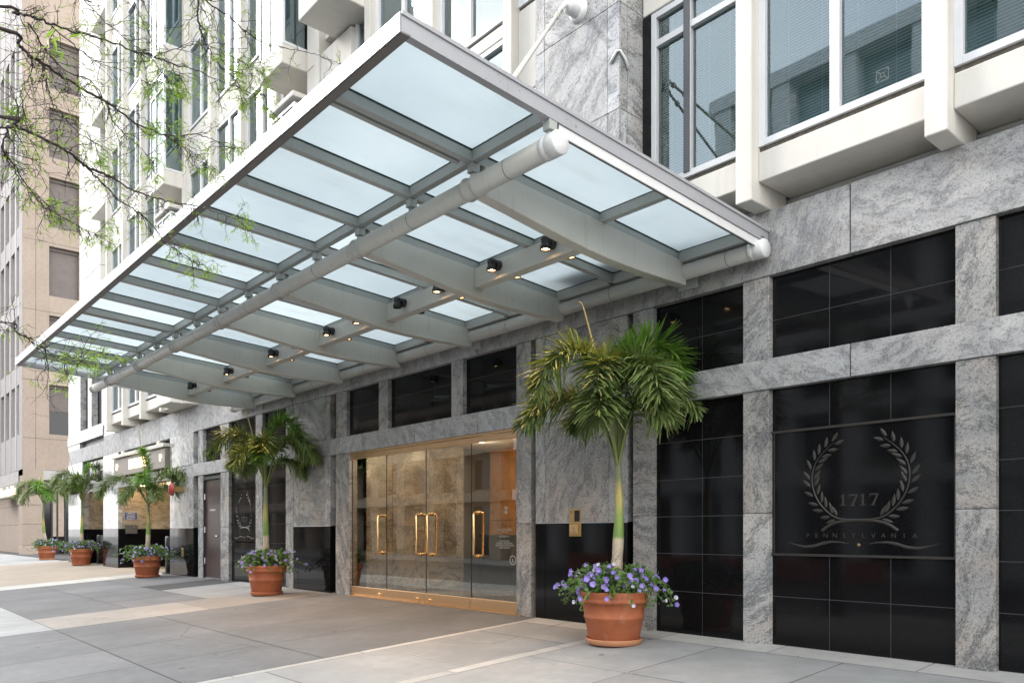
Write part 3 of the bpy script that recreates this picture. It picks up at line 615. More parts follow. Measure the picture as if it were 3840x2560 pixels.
# laurel emblem
def emblem(par,cx,scale=1.0,y=.08,tone=('etch','etchg')):
    def q(x,z): return (cx+(x)*scale,y,z)
    stem=[(.345,1.118),(.26,1.175),(.15,1.204),(0,1.213),(-.13,1.219),(-.22,1.243),(-.30,1.30),(-.375,1.385),(-.425,1.49),(-.443,1.60),(-.425,1.71),(-.375,1.80),(-.30,1.875),(-.225,1.935)]
    # densify
    pts=[]
    for i in range(len(stem)-1):
        p0=Vector(stem[max(0,i-1)]);p1=Vector(stem[i]);p2=Vector(stem[i+1]);p3=Vector(stem[min(len(stem)-1,i+2)])
        for k in range(5):
            t=k/5; pts.append(.5*((2*p1)+(p2-p0)*t+(2*p0-5*p1+4*p2-p3)*t*t+(3*p1-p0-3*p2+p3)*t**3))
    pts.append(Vector(stem[-1])); n=len(pts)
    mb=MB()
    for sgn in (1,-1):
        for i in range(n-1):
            w=lambda j:(.0135*(1-.75*j/n))
            def side(j):
                t=(pts[min(j+1,n-1)]-pts[max(j-1,0)]).normalized(); nn=Vector((-t.y,t.x)); return pts[j]+nn*w(j),pts[j]-nn*w(j)
            a,b=side(i);c,d=side(i+1)
            f=lambda v,h:(cx+sgn*v.x*scale,y-h,v.y)
            ma,mb_=pts[i],pts[i+1]
            mb.poly([f(a,.001),f(c,.001),f(mb_,.007),f(ma,.007)]); mb.poly([f(ma,.007),f(mb_,.007),f(d,.001),f(b,.001)])
        # leaves, outer and inner
        for side_ in (1,-1):
            for k in range(12):
                j=int(24+k*(n-26)/11.); p=pts[j]; t=(pts[min(j+1,n-1)]-pts[j-1]).normalized(); nn=Vector((-t.y,t.x))*side_
                dirv=(t*.80+nn*.62).normalized(); base=p+nn*.020+t*.0; L=.112 if side_<0 or k>1 else .10; L*=(1-.12*(k/11)); W=.0175
                if k==11: dirv=(t*.95+nn*.3).normalized()
                pv=Vector((-dirv.y,dirv.x)); f=lambda v,h:(cx+sgn*v.x*scale,y-h,v.y)
                st=[0,.2,.45,.7,.88,1]; wd=[0,.75,1,.75,.38,0]
                for a in range(5):
                    c0=base+dirv*L*st[a]; c1=base+dirv*L*st[a+1]
                    for s in (1,-1):
                        e0=c0+pv*W*wd[a]*s; e1=c1+pv*W*wd[a+1]*s
                        mb.poly([f(c0,.008),f(c1,.008),f(e1,.0012),f(e0,.0012)])
    mb.build('laurel_wreath',M[tone[0]],par)
    # 1717 in a roman face
    def one(x):
        mb.box(x-.009,x+.009,y-.004,y,1.352,1.442); mb.box(x-.027,x+.027,y-.004,y,1.346,1.353); mb.prism([(x-.011,y-.004,1.442),(x+.011,y-.004,1.452),(x+.011,y-.004,1.442)],(0,.004,0)); mb.prism([(x-.03,y-.004,1.428),(x-.011,y-.004,1.442),(x-.011,y-.004,1.432)],(0,.004,0))
    def seven(x):
        mb.box(x-.036,x+.04,y-.004,y,1.436,1.448); mb.box(x-.036,x-.030,y-.004,y,1.420,1.436); mb.prism([(x+.04,y-.004,1.436),(x+.026,y-.004,1.436),(x-.018,y-.004,1.346),(x+.004,y-.004,1.346)],(0,.004,0)); mb.box(x-.034,x+.018,y-.004,y,1.342,1.347)
    for fn,dx in ((one,-.142),(seven,-.05),(one,.04),(seven,.135)):
        mb=MB(); fn(cx+dx*scale); mb.build('numeral',M[tone[0]],par)
    word='PENNSYLVANIA'
    o=textmesh(word,.062,M[tone[0]],'lettering',par,(cx-.005,y-.003,1.072),space=1.0)
    # respace letters across the measured width
    w=o.dimensions.x; bpy.data.objects.remove(o)
    holder=None; ms=[]
    for i,ch in enumerate(word):
        t=textmesh(ch,.062,M[tone[0]],'lettering',par,(cx+(-.485+.0882*i)*scale,y-.003,1.072)); ms.append(t)
    bm=bmesh.new()
    for t in ms:
        m2=t.data.copy(); m2.transform(Matrix.Translation(t.location)); bm.from_mesh(m2)
    base=ms[0]; bm.to_mesh(base.data); bm.free(); base.location=(0,0,0)
    for t in ms[1:]: bpy.data.objects.remove(t)
    for sgn in (1,-1):
        mb=MB()
        cv=[(.09,.998,.003),(.16,1.012,.006),(.25,1.016,.010),(.33,1.003,.014),(.42,.975,.014),(.51,.966,.011),(.60,.983,.007),(.692,1.014,.001)]
        for (x0,z0,w0),(x1,z1,w1) in zip(cv[:-1],cv[1:]):
            f=lambda x,z,h:(cx+sgn*x*scale,y-h,z)
            mb.poly([f(x0,z0+w0,.001),f(x1,z1+w1,.001),f(x1,z1,.005),f(x0,z0,.005)]); mb.poly([f(x0,z0,.005),f(x1,z1,.005),f(x1,z1-w1,.001),f(x0,z0-w0,.001)])
        mb.build('scroll_line',M[tone[0]],par)
    mb=MB(); mb.smooth=True; mb.lathe([(0,-.008),(.010,-.007),(.015,-.003),(.016,0)],(cx,y,.989),16,'y'); mb.build('boss',M[tone[1]],par)
emblem(emb,-3.25); emblem(emb2,-16.95,.86)
# writing on the last door pane
DT=[('DELIVERY ENTRANCE',1.14,.030),('IN REAR',1.108,.030),('NO SOLICITING',1.047,.030),('ALL VISITORS,',.984,.034),('DELIVERY PERSONNEL',.954,.034),('AND SERVICE PROVIDERS',.924,.034),('MUST SIGN IN',.892,.034)]
for s,z,h in DT: textmesh(s,h,M['decal'],'door_lettering',d,(-8.12,.068,z),ext=.0005,sx=1.0)
mb=MB(); mb.lathe([(.052,0),(.064,0),(.064,-.001),(.052,-.001),(.052,0)],(-7.95,.068,.73),28,'y'); mb.box(-7.975,-7.925,.067,.068,.705,.712); mb.box(-7.957,-7.943,.067,.068,.712,.75); mb.build('round_sticker',M['decal'],d,recalc=False)
mb=MB()
for z in (1.385,1.43): mb.lathe([(.012,0),(.033,0),(.033,-.001),(.012,-.001)],(-8.09,.068,z),6,'y')
mb.build('hexagon_sticker',M['decal'],d,recalc=False)
# ------------------------------------------------------------------ upper floors
PIT=1.72; FW=.175; FY=-.342; WY=-.22
FLO=[4.772+3.05*i for i in range(7)]        # sill heights
def finx(k): return -2.53-PIT*k
skip=(2,)                                     # the granite pier takes the place of this fin
for k in range(-2,15):
    if k in skip: continue
    x=finx(k)
    mb=MB(); mb.box(x,x+FW,FY,.30,4.262 if k<0 else 4.24,24.5); P(mb,'fin',M['white'],.012)
bays=[]
for k in range(-2,14):
    x0=finx(k+1)+FW; x1=finx(k)
    if k==1: x0=-5.48
    if k==2: x1=-6.80
    bays.append((k,x0,x1))
def window(x0,x1,z0,z1,y=WY,mull=True,transom=None,blind=False,frame='wframe',shade=None,par=None,fw=.065,dark=None):
    mb=MB()
    mb.box(x0,x0+fw,y,y+.09,z0,z1); mb.box(x1-fw,x1,y,y+.09,z0,z1); mb.box(x0+fw,x1-fw,y,y+.09,z0,z0+fw); mb.box(x0+fw,x1-fw,y,y+.09,z1-fw,z1)
    if mull: xm=(x0+x1)/2 if mull is True else mull; mb.box(xm-.045,xm+.045,y,y+.09,z0+fw,z1-fw)
    if transom:
        if mull:
            mb.box(x0+fw,xm-.045,y+.004,y+.088,transom,transom+.07); mb.box(xm+.045,x1-fw,y+.004,y+.088,transom,transom+.07)
        else: mb.box(x0+fw,x1-fw,y+.004,y+.088,transom,transom+.07)
    f=P(mb,'window',M[frame],.004,parent=par)
    mb=MB(); mb.poly([(x0+fw-.01,y+.05,z0+fw-.01),(x1-fw+.01,y+.05,z0+fw-.01),(x1-fw+.01,y+.05,z1-fw+.01),(x0+fw-.01,y+.05,z1-fw+.01)]); mb.build('pane',M['glass_up' if k_>1 else 'glass'],f,recalc=False)
    mb=MB()
    if blind:
        z=z0+fw+(.02 if blind is True else blind)
        while z<z1-fw:
            mb.poly([(x0+fw,y+.10,z),(x1-fw,y+.10,z),(x1-fw,y+.112,z+.019),(x0+fw,y+.112,z+.019)]); z+=.028
        for xx in [x0+fw+.18*(i+.6)*(x1-x0)/.85 for i in range(4)]: mb.box(xx-.003,xx+.003,y+.094,y+.098,z0+fw,z1-fw)
        mb.build('blind',M['blind'],f,recalc=False)
    elif shade:
        mb.box(x0+fw,x1-fw,y+.12,y+.125,z1-fw-(z1-z0)*shade,z1-fw); mb.build('blind',M['curtain'],f)
    return f
k_=0
rnd=random.Random(3)
for k,x0,x1 in bays:
    k_=k
    box_bay=k in (6,10)
    for fi,zs in enumerate(FLO):
        if k==5 and 7.5<zs<9.6: pass
        zt=zs+1.90; zn=FLO[fi+1] if fi+1<len(FLO) else zt+1.1
        if k==5 and zs<9.4:
            if fi==0:
                mb=MB()
                for a,b in ((4.262,5.5),(5.51,6.8),(6.81,8.1),(8.11,9.56)): mb.box(x0,-11.62,-.30,.1,a,b)
                P(mb,'grooved_wall',M['white'],.006)
            window(-11.62,x1,zs,zn-.02,mull=None,shade=.9); continue
        if box_bay:
            continue
        # spandrel below the sill, sealant line, window
        mb=MB(); z0=4.44 if fi==0 else zt-3.05+.02+(.9 if k==3 else 0 if k<4 else (.55 if (k%4)!=1 else .1))
        mb.box(x0,x1,WY,.60,z0,zs-.052); P(mb,'spandrel',M['white'],.012)
        mb=MB(); mb.box(x0,x1,WY+.03,.1,zs-.052,zs); P(mb,'sealant_joint',M['caulk'])
        if k==0:
            f=window(x0,x1,zs,zt,mull=-3.327,blind=True)
            if fi==0:
                for xc,zc in ((-3.77,5.09),(-2.93,4.98)):
                    mb=MB(); yq=WY+.0485; s=.05
                    def ln(x0_,z0_,x1_,z1_,w_=.002):
                        a=Vector((x0_,0,z0_));b_=Vector((x1_,0,z1_));nn=Vector((-(b_-a).z,0,(b_-a).x)).normalized()*w_
                        mb.poly([(xc+p.x,yq,zc+p.z) for p in (a-nn,b_-nn,b_+nn,a+nn)])
                    for q in ((-s,-s,s,-s),(s,-s,s,s),(s,s,-s,s),(-s,s,-s,-s),(-s,-s,-.016,-.016),(s,s,.016,.016),(-s,s,-.016,.016),(s,-s,.016,-.016)): ln(*q)
                    for i_ in range(12): ln(.018*math.cos(i_*math.pi/6),.018*math.sin(i_*math.pi/6),.018*math.cos((i_+1)*math.pi/6),.018*math.sin((i_+1)*math.pi/6))
                    mb.build('etched_mark',M['emark'],f,recalc=False)
        elif k==-1: window(x0,x1,zs,zt,blind=True)
        elif k==1: 
            mb=MB(); mb.box(-5.48,-5.366,WY,.1,zs-.6,zt); P(mb,'dark_stone_strip',M['blk'])
            f=window(-5.366,x1,zs,zt,mull=-4.90,transom=6.30 if fi==0 else None,frame='gframe',blind=True)
            mb=MB(); mb.box(-4.935,-4.865,WY-.012,WY+.10,zs+.05,zt-.05); mb.build('mullion',M['dkframe'],f)
        elif k in (2,): window(x0,x1,zs,zt,mull=None,blind=True)
        elif k==3:
            f=window(x0,x1,zs,zt+.9,blind=True,mull=-8.55)
        else: window(x0,x1,zs,zt+(.55 if (k%4)!=1 else .1),shade=rnd.choice((.95,.8,.97,.6)))
    if box_bay:
        # projecting bay windows, a low one and a tall one, with corner glazing on the side
        if k==6: bx0,bx1=-14.20,-13.22
        else: bx0,bx1=-20.75,-19.70
        for z0,z1,pr,st in ((4.25,9.05,-.62,.30),(9.48,25,-.78,.36)):
            if k==6 and z0<5: z0,pr=4.25,-.55
            mb=MB(); mb.box(bx0,bx1,pr,.30,z0,z0+st); P(mb,'bay_base',M['white'],.02)
            z=z0+st
            while z<z1-.5:
                top=min(z+2.45,z1-.18)
                mb=MB()
                fw=.05
                mb.box(bx0,bx0+fw,pr+.01,pr+.06,z,top); mb.box(bx1-.05,bx1,pr+.01,pr+.06,z,top)
                mb.box(bx0+fw,bx1-.05,pr+.01,pr+.06,z,z+fw); mb.box(bx0+fw,bx1-.05,pr+.01,pr+.06,top-fw,top); mb.box(bx0+.42,bx0+.46,pr+.01,pr+.06,z+fw,top-fw)
                mb.box(bx1-.05,bx1,pr+.06,.1,z,z+fw); mb.box(bx1-.05,bx1,pr+.06,.1,top-fw,top); 
                if z+2.1<top-fw: mb.box(bx1-.05,bx1,pr+.06,.1,z+1.98,z+2.06); mb.box(bx0+fw,bx1-.05,pr+.012,pr+.058,z+1.98,z+2.06)
                f=P(mb,'bay_window',M['wframe'])
                mb=MB(); mb.poly([(bx0+fw,pr+.03,z+.03),(bx1-.03,pr+.03,z+.03),(bx1-.03,pr+.03,top-.03),(bx0+fw,pr+.03,top-.03)]); mb.poly([(bx1-.03,pr+.03,z+.03),(bx1-.03,.1,z+.03),(bx1-.03,.1,top-.03),(bx1-.03,pr+.03,top-.03)]); mb.build('pane',M['glass_up'],f,recalc=False)
                mb=MB(); mb.box(bx1-.046,bx1-.004,pr+.012,pr+.05,z+.05,top-.05); mb.build('corner_post',M['dkframe'],f)
                mb=MB(); mb.box(bx1-.10,bx1-.09,pr+.12,.1,z+.05,top-.05); mb.box(bx0+.06,bx1-.1,pr+.13,pr+.14,z+.05,top-.05); mb.build('blind',M['teal'],f)
                if top<z1-.3:
                    mb=MB(); mb.box(bx0,bx1,pr,.30,top,top+.55); P(mb,'bay_spandrel',M['white'],.015)
                z=top+.55
            if z1<10:
                mb=MB(); mb.box(bx0-.04,bx1+.04,pr-.04,.30,z1-.1,z1); P(mb,'bay_cap',M['white'],.02)
        mb=MB(); mb.box(x0,bx0-.02,-.28,.1,4.262,24.5); P(mb,'side_wall',M['white'],.006)
        mb=MB(); mb.box(bx0-.02,bx1+.02,.18,.28,8.9,9.7); P(mb,'bay_back_wall',M['white'])
        # grooved wall to the right of the bay
        mb=MB(); z=4.262
        while z<24: mb.box(bx1+.02,x1,-.30,.1,z+.006,z+.86); z+=.87
        P(mb,'grooved_wall',M['white'],.006)
# the projecting balcony-like box in the fifth bay
mb=MB(); mb.box(-12.17,-11.13,-.98,.2,9.60,10.05); P(mb,'bay_base',M['white'],.02)
mb=MB(); mb.box(-12.17,-11.13,-.93,.2,10.05,13); P(mb,'bay_window',M['wframe'])
# far end: white pier wall with grooves, and recessed ledges beside it
mb=MB(); z=8.2
while z<25: mb.box(-31.2,-28.4,-.05,.3,z+.006,z+.86); z+=.87
P(mb,'end_wall',M['white'],.004)
for z in (8.3,11.35,14.4,17.45,20.5):
    mb=MB(); mb.box(-28.4,-26.70,-.33,.3,z,z+.42); P(mb,'end_ledge',M['white'],.01)
mb=MB(); mb.box(-28.4,-26.70,.12,.3,4.3,24.5); P(mb,'end_recess',M['curtain'])
# rooms behind the glass
mb=MB(); mb.box(-28,BR,.9,1.0,4.2,24.5); P(mb,'room_backdrop_wall',M['room'])
mb=MB()
for z in FLO: mb.box(-28,BR,.35,.9,z-.62,z-.34)
mb.box(-28,BR,.33,.9,24.3,24.5)
P(mb,'floor_slab',M['curtain'])
# granite pier with the rod anchor
mb=MB()
xs=[-6.79,-6.63,-5.655,-5.487]
zs=[4.24,4.461,5.589,6.717,7.845,8.97,10.1,12.4,14.7,17,19.3,21.6,24.5]
for c,dd in zip(zs[:-1],zs[1:]):
    for a,b in zip(xs[:-1],xs[1:]): mb.slab(); mb.box(a+.0025,b-.0025,-.60,-.57,c+.003,dd-.003)
    mb.slab(); mb.box(-5.517,-5.487,-.568,-.472,c+.003,dd-.003); mb.slab(); mb.box(-5.517,-5.487,-.466,-.20,c+.003,dd-.003)
    mb.slab(); mb.box(-6.79,-6.76,-.568,-.2,c+.003,dd-.003)
P(mb,'upper_granite_pier',M['gran_pol'],.003)
mb=MB(); mb.box(-6.765,-5.512,-.575,.1,4.24,24.5); P(mb,'pier_core',M['grout'])

# ------------------------------------------------------------------ canopy
K=thing('glass_canopy','wide frosted glass canopy on grey steel beams and pipes over the entrance','canopy',(-10.5,-2,4.0))
def Q(mb,name,mat,bevel=0,parent=None,**k): return mb.build(name,mat,parent or K,bevel,**k)
CX0,CX1=-16.97,-4.095; YF=-4.255
def zb(y): return 4.195-.066*(y+4.2)
def sbox(mb,x0,x1,y0,y1,a,b):                 # box following the roof fall: from zb+a to zb+b
    v=[(x0,y0,zb(y0)+a),(x1,y0,zb(y0)+a),(x1,y1,zb(y1)+a),(x0,y1,zb(y1)+a),(x0,y0,zb(y0)+b),(x1,y0,zb(y0)+b),(x1,y1,zb(y1)+b),(x0,y1,zb(y1)+b)]
    i=len(mb.v); mb.v+=v
    for q in ((0,3,2,1),(4,5,6,7),(0,1,5,4),(1,2,6,5),(2,3,7,6),(3,0,4,7)): mb.face(*[i+j for j in q])
BXS=[-5.035-1.8045*i for i in range(7)]       # beams
PX=[-5.035-.90225*i for i in range(13)]       # rafters
# front fascia in three lengths
mb=MB()
for a,b in ((CX0,-12.6),(-12.596,-8.1),(-8.096,CX1)): mb.box(a,b,YF,YF+.012,4.188,4.312); mb.box(a,b,YF+.012,YF+.05,4.302,4.312)
ff=Q(mb,'front_fascia',M['fascia'],.002)
mb=MB()
for a,b in ((CX0,-12.6),(-12.596,-8.1),(-8.096,CX1)): mb.box(a,b,YF+.013,YF+.08,4.186,4.196)
mb.build('fascia_soffit',plain('dark_fascia_soffit',(.16,.15,.145),.5),ff)
for xa,xb in ((CX1,CX1-.012),(CX0,CX0+.012)):
    s=-1 if xa==CX1 else 1
    mb=MB(); sbox(mb,min(xa,xb),max(xa,xb),YF+.013,-.002,-.005,.125); sbox(mb,min(xb,xb+s*.05),max(xb,xb+s*.05),YF+.08,-.002,-.005,.007); sbox(mb,min(xa,xa-s*.012),max(xa,xa-s*.012),YF+.013,-.002,.10,.128)
    Q(mb,'side_fascia',M['edge'],.002)
    mb=MB(); sbox(mb,min(xb,xb+s*.014)+(-.0 if s<0 else 0),max(xb,xb+s*.014),-2.86,-.02,-.085,-.008); Q(mb,'side_trim',M['fascia_w'],.002)
mb=MB(); sbox(mb,CX1-.06,CX1-.03,-2.9,-.02,-.07,-.01); Q(mb,'gutter_gasket',M['gasket'])
# rafters and cross bars
for i,x in enumerate(PX):
    dbl=(i%4==0)
    mb=MB(); sbox(mb,x-.035,x+.035,YF+.08,-.2,0,.085); 
    if dbl: sbox(mb,x-.105,x-.06,YF+.08,-3.02,-.004,.085)
    r=Q(mb,'rafter',M['metal'],.004)
    mb=MB(); sbox(mb,x-.032,x+.045,YF+.08,-.2,.0855,.0935)
    if dbl: sbox(mb,x-.06,x-.035,YF+.08,-3.02,.03,.05)
    mb.build('glazing_gasket',M['gedge'],r)
ext=[CX1-.07]+PX+[CX0+.07]
for y,h in ((-2.94,.0),(-1.41,.0),(-.20,-.02)):
    for a,b in zip(ext[:-1],ext[1:]):
        mb=MB(); sbox(mb,b+.036,a-.036,y-.03,y+.03,h,.085); r=Q(mb,'cross_bar',M['metal'],.003)
        mb=MB(); sbox(mb,b+.036,a-.036,y-.036,y-.028,.0855,.0925); mb.build('glazing_gasket',M['gedge'],r)
# glass panes
for a,b in zip(ext[:-1],ext[1:]):
    for y0,y1 in ((YF+.05,-2.95),(-2.93,-1.42),(-1.40,-.16)):
        mb=MB(); mb.slab(); sbox(mb,b-.004,a+.004,y0,y1,.094,.106); Q(mb,'glass_pane',M['frost'])
mb=MB(); sbox(mb,CX0,CX1,-.15,-.0,.02,.03); sbox(mb,CX0,CX1,-.01,-.002,-.08,.13); Q(mb,'wall_flashing',M['metal'])
# pipes
mb=MB(); mb.smooth=True; mb.tube([(CX0-.02,-2.924,3.92),(CX1+.02,-2.924,3.92)],.080,32); tb=Q(mb,'front_pipe',M['pipe'])
for x in (CX0-.02,CX1+.02):
    s=1 if x>-10 else -1
    mb=MB(); mb.smooth=True; mb.lathe([(.082,-.11*s),(.086,-.108*s),(.086,-.062*s),(.083,-.058*s),(.083,-.054*s),(.0875,-.050*s),(.0875,.042*s),(.083,.05*s),(.0,.05*s)],(x,-2.924,3.92),36,'x'); mb.build('pipe_cap',M['fascia_w'] if s>0 else M['pipe'],tb)
for x in BXS:
    for dx in (-.062,.062):
        mb=MB(); mb.smooth=True; mb.lathe([(.081,-.02),(.094,-.012),(.097,0),(.094,.012),(.081,.02)],(x+dx,-2.924,3.92),36,'x'); mb.build('collar',M['pipe'],tb)
for x in [BXS[0]+.45]+[b-.88 for b in BXS[:-1]]:
    mb=MB(); mb.smooth=True; mb.lathe([(.0795,-.003),(.0812,-.002),(.0812,.002),(.0795,.003)],(x,-2.924,3.92),36,'x'); mb.build('pipe_joint',M['gasket'],tb)
for x in [CX1-.04]+PX:
    mb=MB(); mb.box(x-.035,x+.035,-2.965,-2.885,4.035,zb(-2.92)-.001); mb.box(x-.012,x+.012,-2.95,-2.90,3.985,4.035); mb.build('pipe_clip',M['metal'],tb,.003)
mb=MB(); mb.smooth=True; mb.tube([(CX0-.02,-.135,3.83),(CX1-.0,-.135,3.83)],.082,32); tr=Q(mb,'rear_pipe',M['pipe'])
for x in (CX0-.02,CX1):
    s=1 if x>-10 else -1
    mb=MB(); mb.smooth=True; mb.lathe([(.084,-.11*s),(.088,-.108*s),(.088,-.062*s),(.084,-.058*s),(.089,-.050*s),(.089,.042*s),(.084,.05*s),(.0,.05*s)],(x,-.135,3.83),36,'x'); mb.build('pipe_cap',M['fascia_w'] if s>0 else M['pipe'],tr)
for x in [-4.45]+[b-.95 for b in BXS[:-1]]:
    mb=MB(); mb.smooth=True; mb.lathe([(.0815,-.003),(.0832,-.002),(.0832,.002),(.0815,.003)],(x,-.135,3.83),36,'x'); mb.build('pipe_joint',M['gasket'],tr)
for x in BXS[::2]:
    mb=MB(); mb.box(x-.12,x+.12,-.03,-.001,3.68,3.95); mb.build('wall_plate',M['metal'],tr,.004)
# tapered beams with the swept underside
prof=[(-2.85,3.862),(-2.785,3.852),(-2.506,3.818),(-2.2,3.777),(-1.944,3.745),(-1.65,3.711),(-1.332,3.688),(-1.05,3.679),(-.8,3.677),(-.45,3.681),(-.13,3.688)]
for x in BXS:
    mb=MB(); w=.062
    top=[(y,zb(y)-.001) for y,_ in reversed(prof)]
    mb.prism([(x-w,y,z) for y,z in prof+top],(2*w,0,0))
    Q(mb,'tapered_beam',M['metal_pale'],.008)
for a,b in zip(BXS[:-1],BXS[1:]):
    mb=MB(); z0=3.80; mb.box(b+.063,a-.063,-1.53,-1.40,z0,4.01); Q(mb,'lamp_beam',M['metal_pale'],.006)
# suspension rods and their anchor on the granite pier
mb=MB(); mb.smooth=True; A0=(-6.075,-.60,6.90)
mb.lathe([(0,-.055),(.10,-.05),(.125,-.03),(.13,-.0)],A0,32,'y'); mb.lathe([(0,-.20),(.055,-.19),(.085,-.16),(.09,-.04)],A0,24,'y')
an=Q(mb,'rod_anchor',M['fascia_w'])
eye=Vector((-6.065,-.88,6.80))
mb=MB(); mb.smooth=True; mb.tube([(-6.075,-.76,6.90),(-6.07,-.83,6.87),eye],[.022,.03,.018],10); mb.build('anchor_eye',M['fascia_w'],an)
for e in ((-5.03,-3.0,4.27),(-4.14,-3.30,4.25)):
    e=Vector(e); u=(e-eye).normalized(); p=lambda t:eye+u*t
    mb=MB(); mb.smooth=True; L=(e-eye).length
    mb.tube([p(.10),p(L)],.016,10); mb.tube([p(0),p(.03),p(.06),p(.12)],[.012,.028,.03,.018],10)
    mb.tube([p(.42),p(.43),p(.47),p(.48)],[.02,.03,.03,.018],10); mb.tube([p(.60),p(.61),p(.65),p(.66)],[.018,.03,.03,.02],10)
    mb.tube([p(L-.12),p(L-.1),p(L)],[.017,.024,.024],10)
    Q(mb,'suspension_rod',M['metal_pale'])
mb=MB(); mb.smooth=True
mb.tube([(-5.60,-.615,6.10),(-5.51,-.618,6.19),(-5.478,-.60,6.19),(-5.472,-.52,6.13),(-5.472,-.475,6.04)],.016,8); P(mb,'wall_cleat',M['fascia_w'])

# ------------------------------------------------------------------ spotlights under the canopy
def spotlight(x,front,lit,label):
    y=-1.53 if front else -1.40; s=-1 if front else 1
    t=thing('spotlight',label,'spotlight',(x,y,3.93),'spotlights under the canopy')
    mb=MB(); mb.smooth=True; mb.lathe([(0,0),(.05,0),(.052,.006*s),(.052,.045*s),(.046,.052*s),(0,.054*s)],(x,y,3.93),24,'y'); mb.build('wall_mount',M['blackp'],t)
    yc=y+s*.105
    mb=MB(); mb.smooth=True; mb.tube([(x,y+s*.05,3.93),(x,y+s*.085,3.932)],[.03,.03],14); mb.build('swivel',M['blackp'],t)
    mb=MB(); mb.smooth=True; mb.lathe([(0,3.985),(.026,3.983),(.043,3.97),(.047,3.95),(.044,3.925),(.041,3.90),(.052,3.893),(.054,3.852),(.049,3.850),(.047,3.868)],(x,yc,0),24); h=mb.build('lamp_housing',M['blackp'],t)
    mb=MB(); mb.smooth=True; mb.lathe([(.047,3.866),(.02,3.872),(.0,3.874)],(x,yc,0),20); l=mb.build('lens',M['lens'] if lit else M['lens_off'],h)
    if lit:
        mb=MB(); mb.smooth=True; mb.lathe([(0,3.858),(.014,3.86),(.018,3.866),(0,3.872)],(x,yc,0),12); mb.build('bulb',M['lens_core'],h)
        li=bpy.data.lights.new('spot_beam','SPOT'); li.energy=SPOT; li.color=(1,.55,.24); li.spot_size=R(74); li.spot_blend=.8; li.shadow_soft_size=.04
        lo=bpy.data.objects.new('spot_beam',li); C.objects.link(lo); lo.location=(x,yc,3.845); lo.rotation_euler=(R(-6*s),0,0)
    return t
ordn=['nearest','second nearest','third nearest','third farthest','second farthest','farthest']
for i in range(6):
    for j,(frac,wh) in enumerate(((.275,'near'),(.73,'far'))):
        x=BXS[i]-1.8045*frac
        for front in (True,False):
            lit=not ((front and (i,j) in ((1,1),(5,1))) or ((not front) and (i,j) in ((1,1),(4,1))))
            if i==5 and front and j==0: lit=False
            side='street side' if front else 'wall side'
            spotlight(x,front,lit,'%s spotlight, %s of the %s lamp beam, %s of the pair'%('lit' if lit else 'unlit',side,ordn[i],'nearer' if j==0 else 'farther'))
# ------------------------------------------------------------------ pots, palms, petunias
UR=Vector((math.cos(YAW),math.sin(YAW),0)); UF=Vector((math.sin(YAW),-math.cos(YAW),0))   # to the side, and out towards the street corner
def catmull(pts,n):
    P_=[Vector(p) for p in pts]; out=[]
    m=len(P_)-1
    for i in range(n+1):
        u=i/n*m; k=min(int(u),m-1); t=u-k
        p0=P_[max(0,k-1)];p1=P_[k];p2=P_[k+1];p3=P_[min(m,k+2)]
        out.append(.5*((2*p1)+(p2-p0)*t+(2*p0-5*p1+4*p2-p3)*t*t+(3*p1-p0-3*p2+p3)*t**3))
    return out
def frond(base,ctrl,rnd,nl=64,L=.30,parent=None,mat='frond',start=.25,W=.0095,droop=.5,upright=0):
    pts=catmull([base+UR*u+Vector((0,0,1))*v+UF*w_ for u,v,w_ in ctrl],44); n=len(pts)-1
    mb=MB(); mb.smooth=True
    mb.tube(pts,[.016*(1-.85*i/n)+.002 for i in range(n+1)],6)
    mb.mi=1
    for i in range(nl):
        t=start+(1-start)*(i+.5)/nl
        u=t*n; k=min(int(u),n-1); p=pts[k].lerp(pts[k+1],u-k); T_=(pts[k+1]-pts[k]).normalized()
        sd=T_.cross(Vector((0,0,1)))
        if sd.length<.05: sd=UR.copy()
        sd.normalize(); nu=sd.cross(T_).normalized()
        f=(t-start)/(1-start); ll=1.3*L*(.62+.5*math.sin(math.pi*min(1,f*.9+.12)))*(1.0 if f<.85 else 1-.8*(f-.85))
        for q in range(5):
                an=rnd.choice((rnd.uniform(-.5,.7),rnd.uniform(math.pi-.7,math.pi+.5),rnd.uniform(-.3,math.pi+.3),rnd.uniform(0,6.28)))
                dirv=(sd*math.cos(an)+nu*math.sin(an))*.9+T_*rnd.uniform(.35,.8); dirv.normalize()
                l=ll*rnd.uniform(.7,1.1); wv=W*rnd.uniform(.75,1.25)
                mb.cur=(rnd.random()*.98+.01,rnd.random(),rnd.random())
                side=dirv.cross(Vector((0,0,1))).normalized() if abs(dirv.z)<.95 else UR
                side=(side+nu*rnd.uniform(-.8,.8)).normalized()
                dr=droop*rnd.uniform(.55,1.3)
                ps=[]
                for a,wd in ((0,.35),(.3,1),(.68,.95),(1,.40)):
                    c=p+dirv*l*a*(1-.10*dr*a)+Vector((0,0,-1))*l*dr*a*a*.62
                    ps.append((c-side*wv*wd,c+side*wv*wd))
                for (a0,a1),(b0,b1) in zip(ps[:-1],ps[1:]): mb.poly([a0,a1,b1,b0])
    return mb.build('frond',[M['rachis'],M[mat]],parent,origin=base,recalc=False)
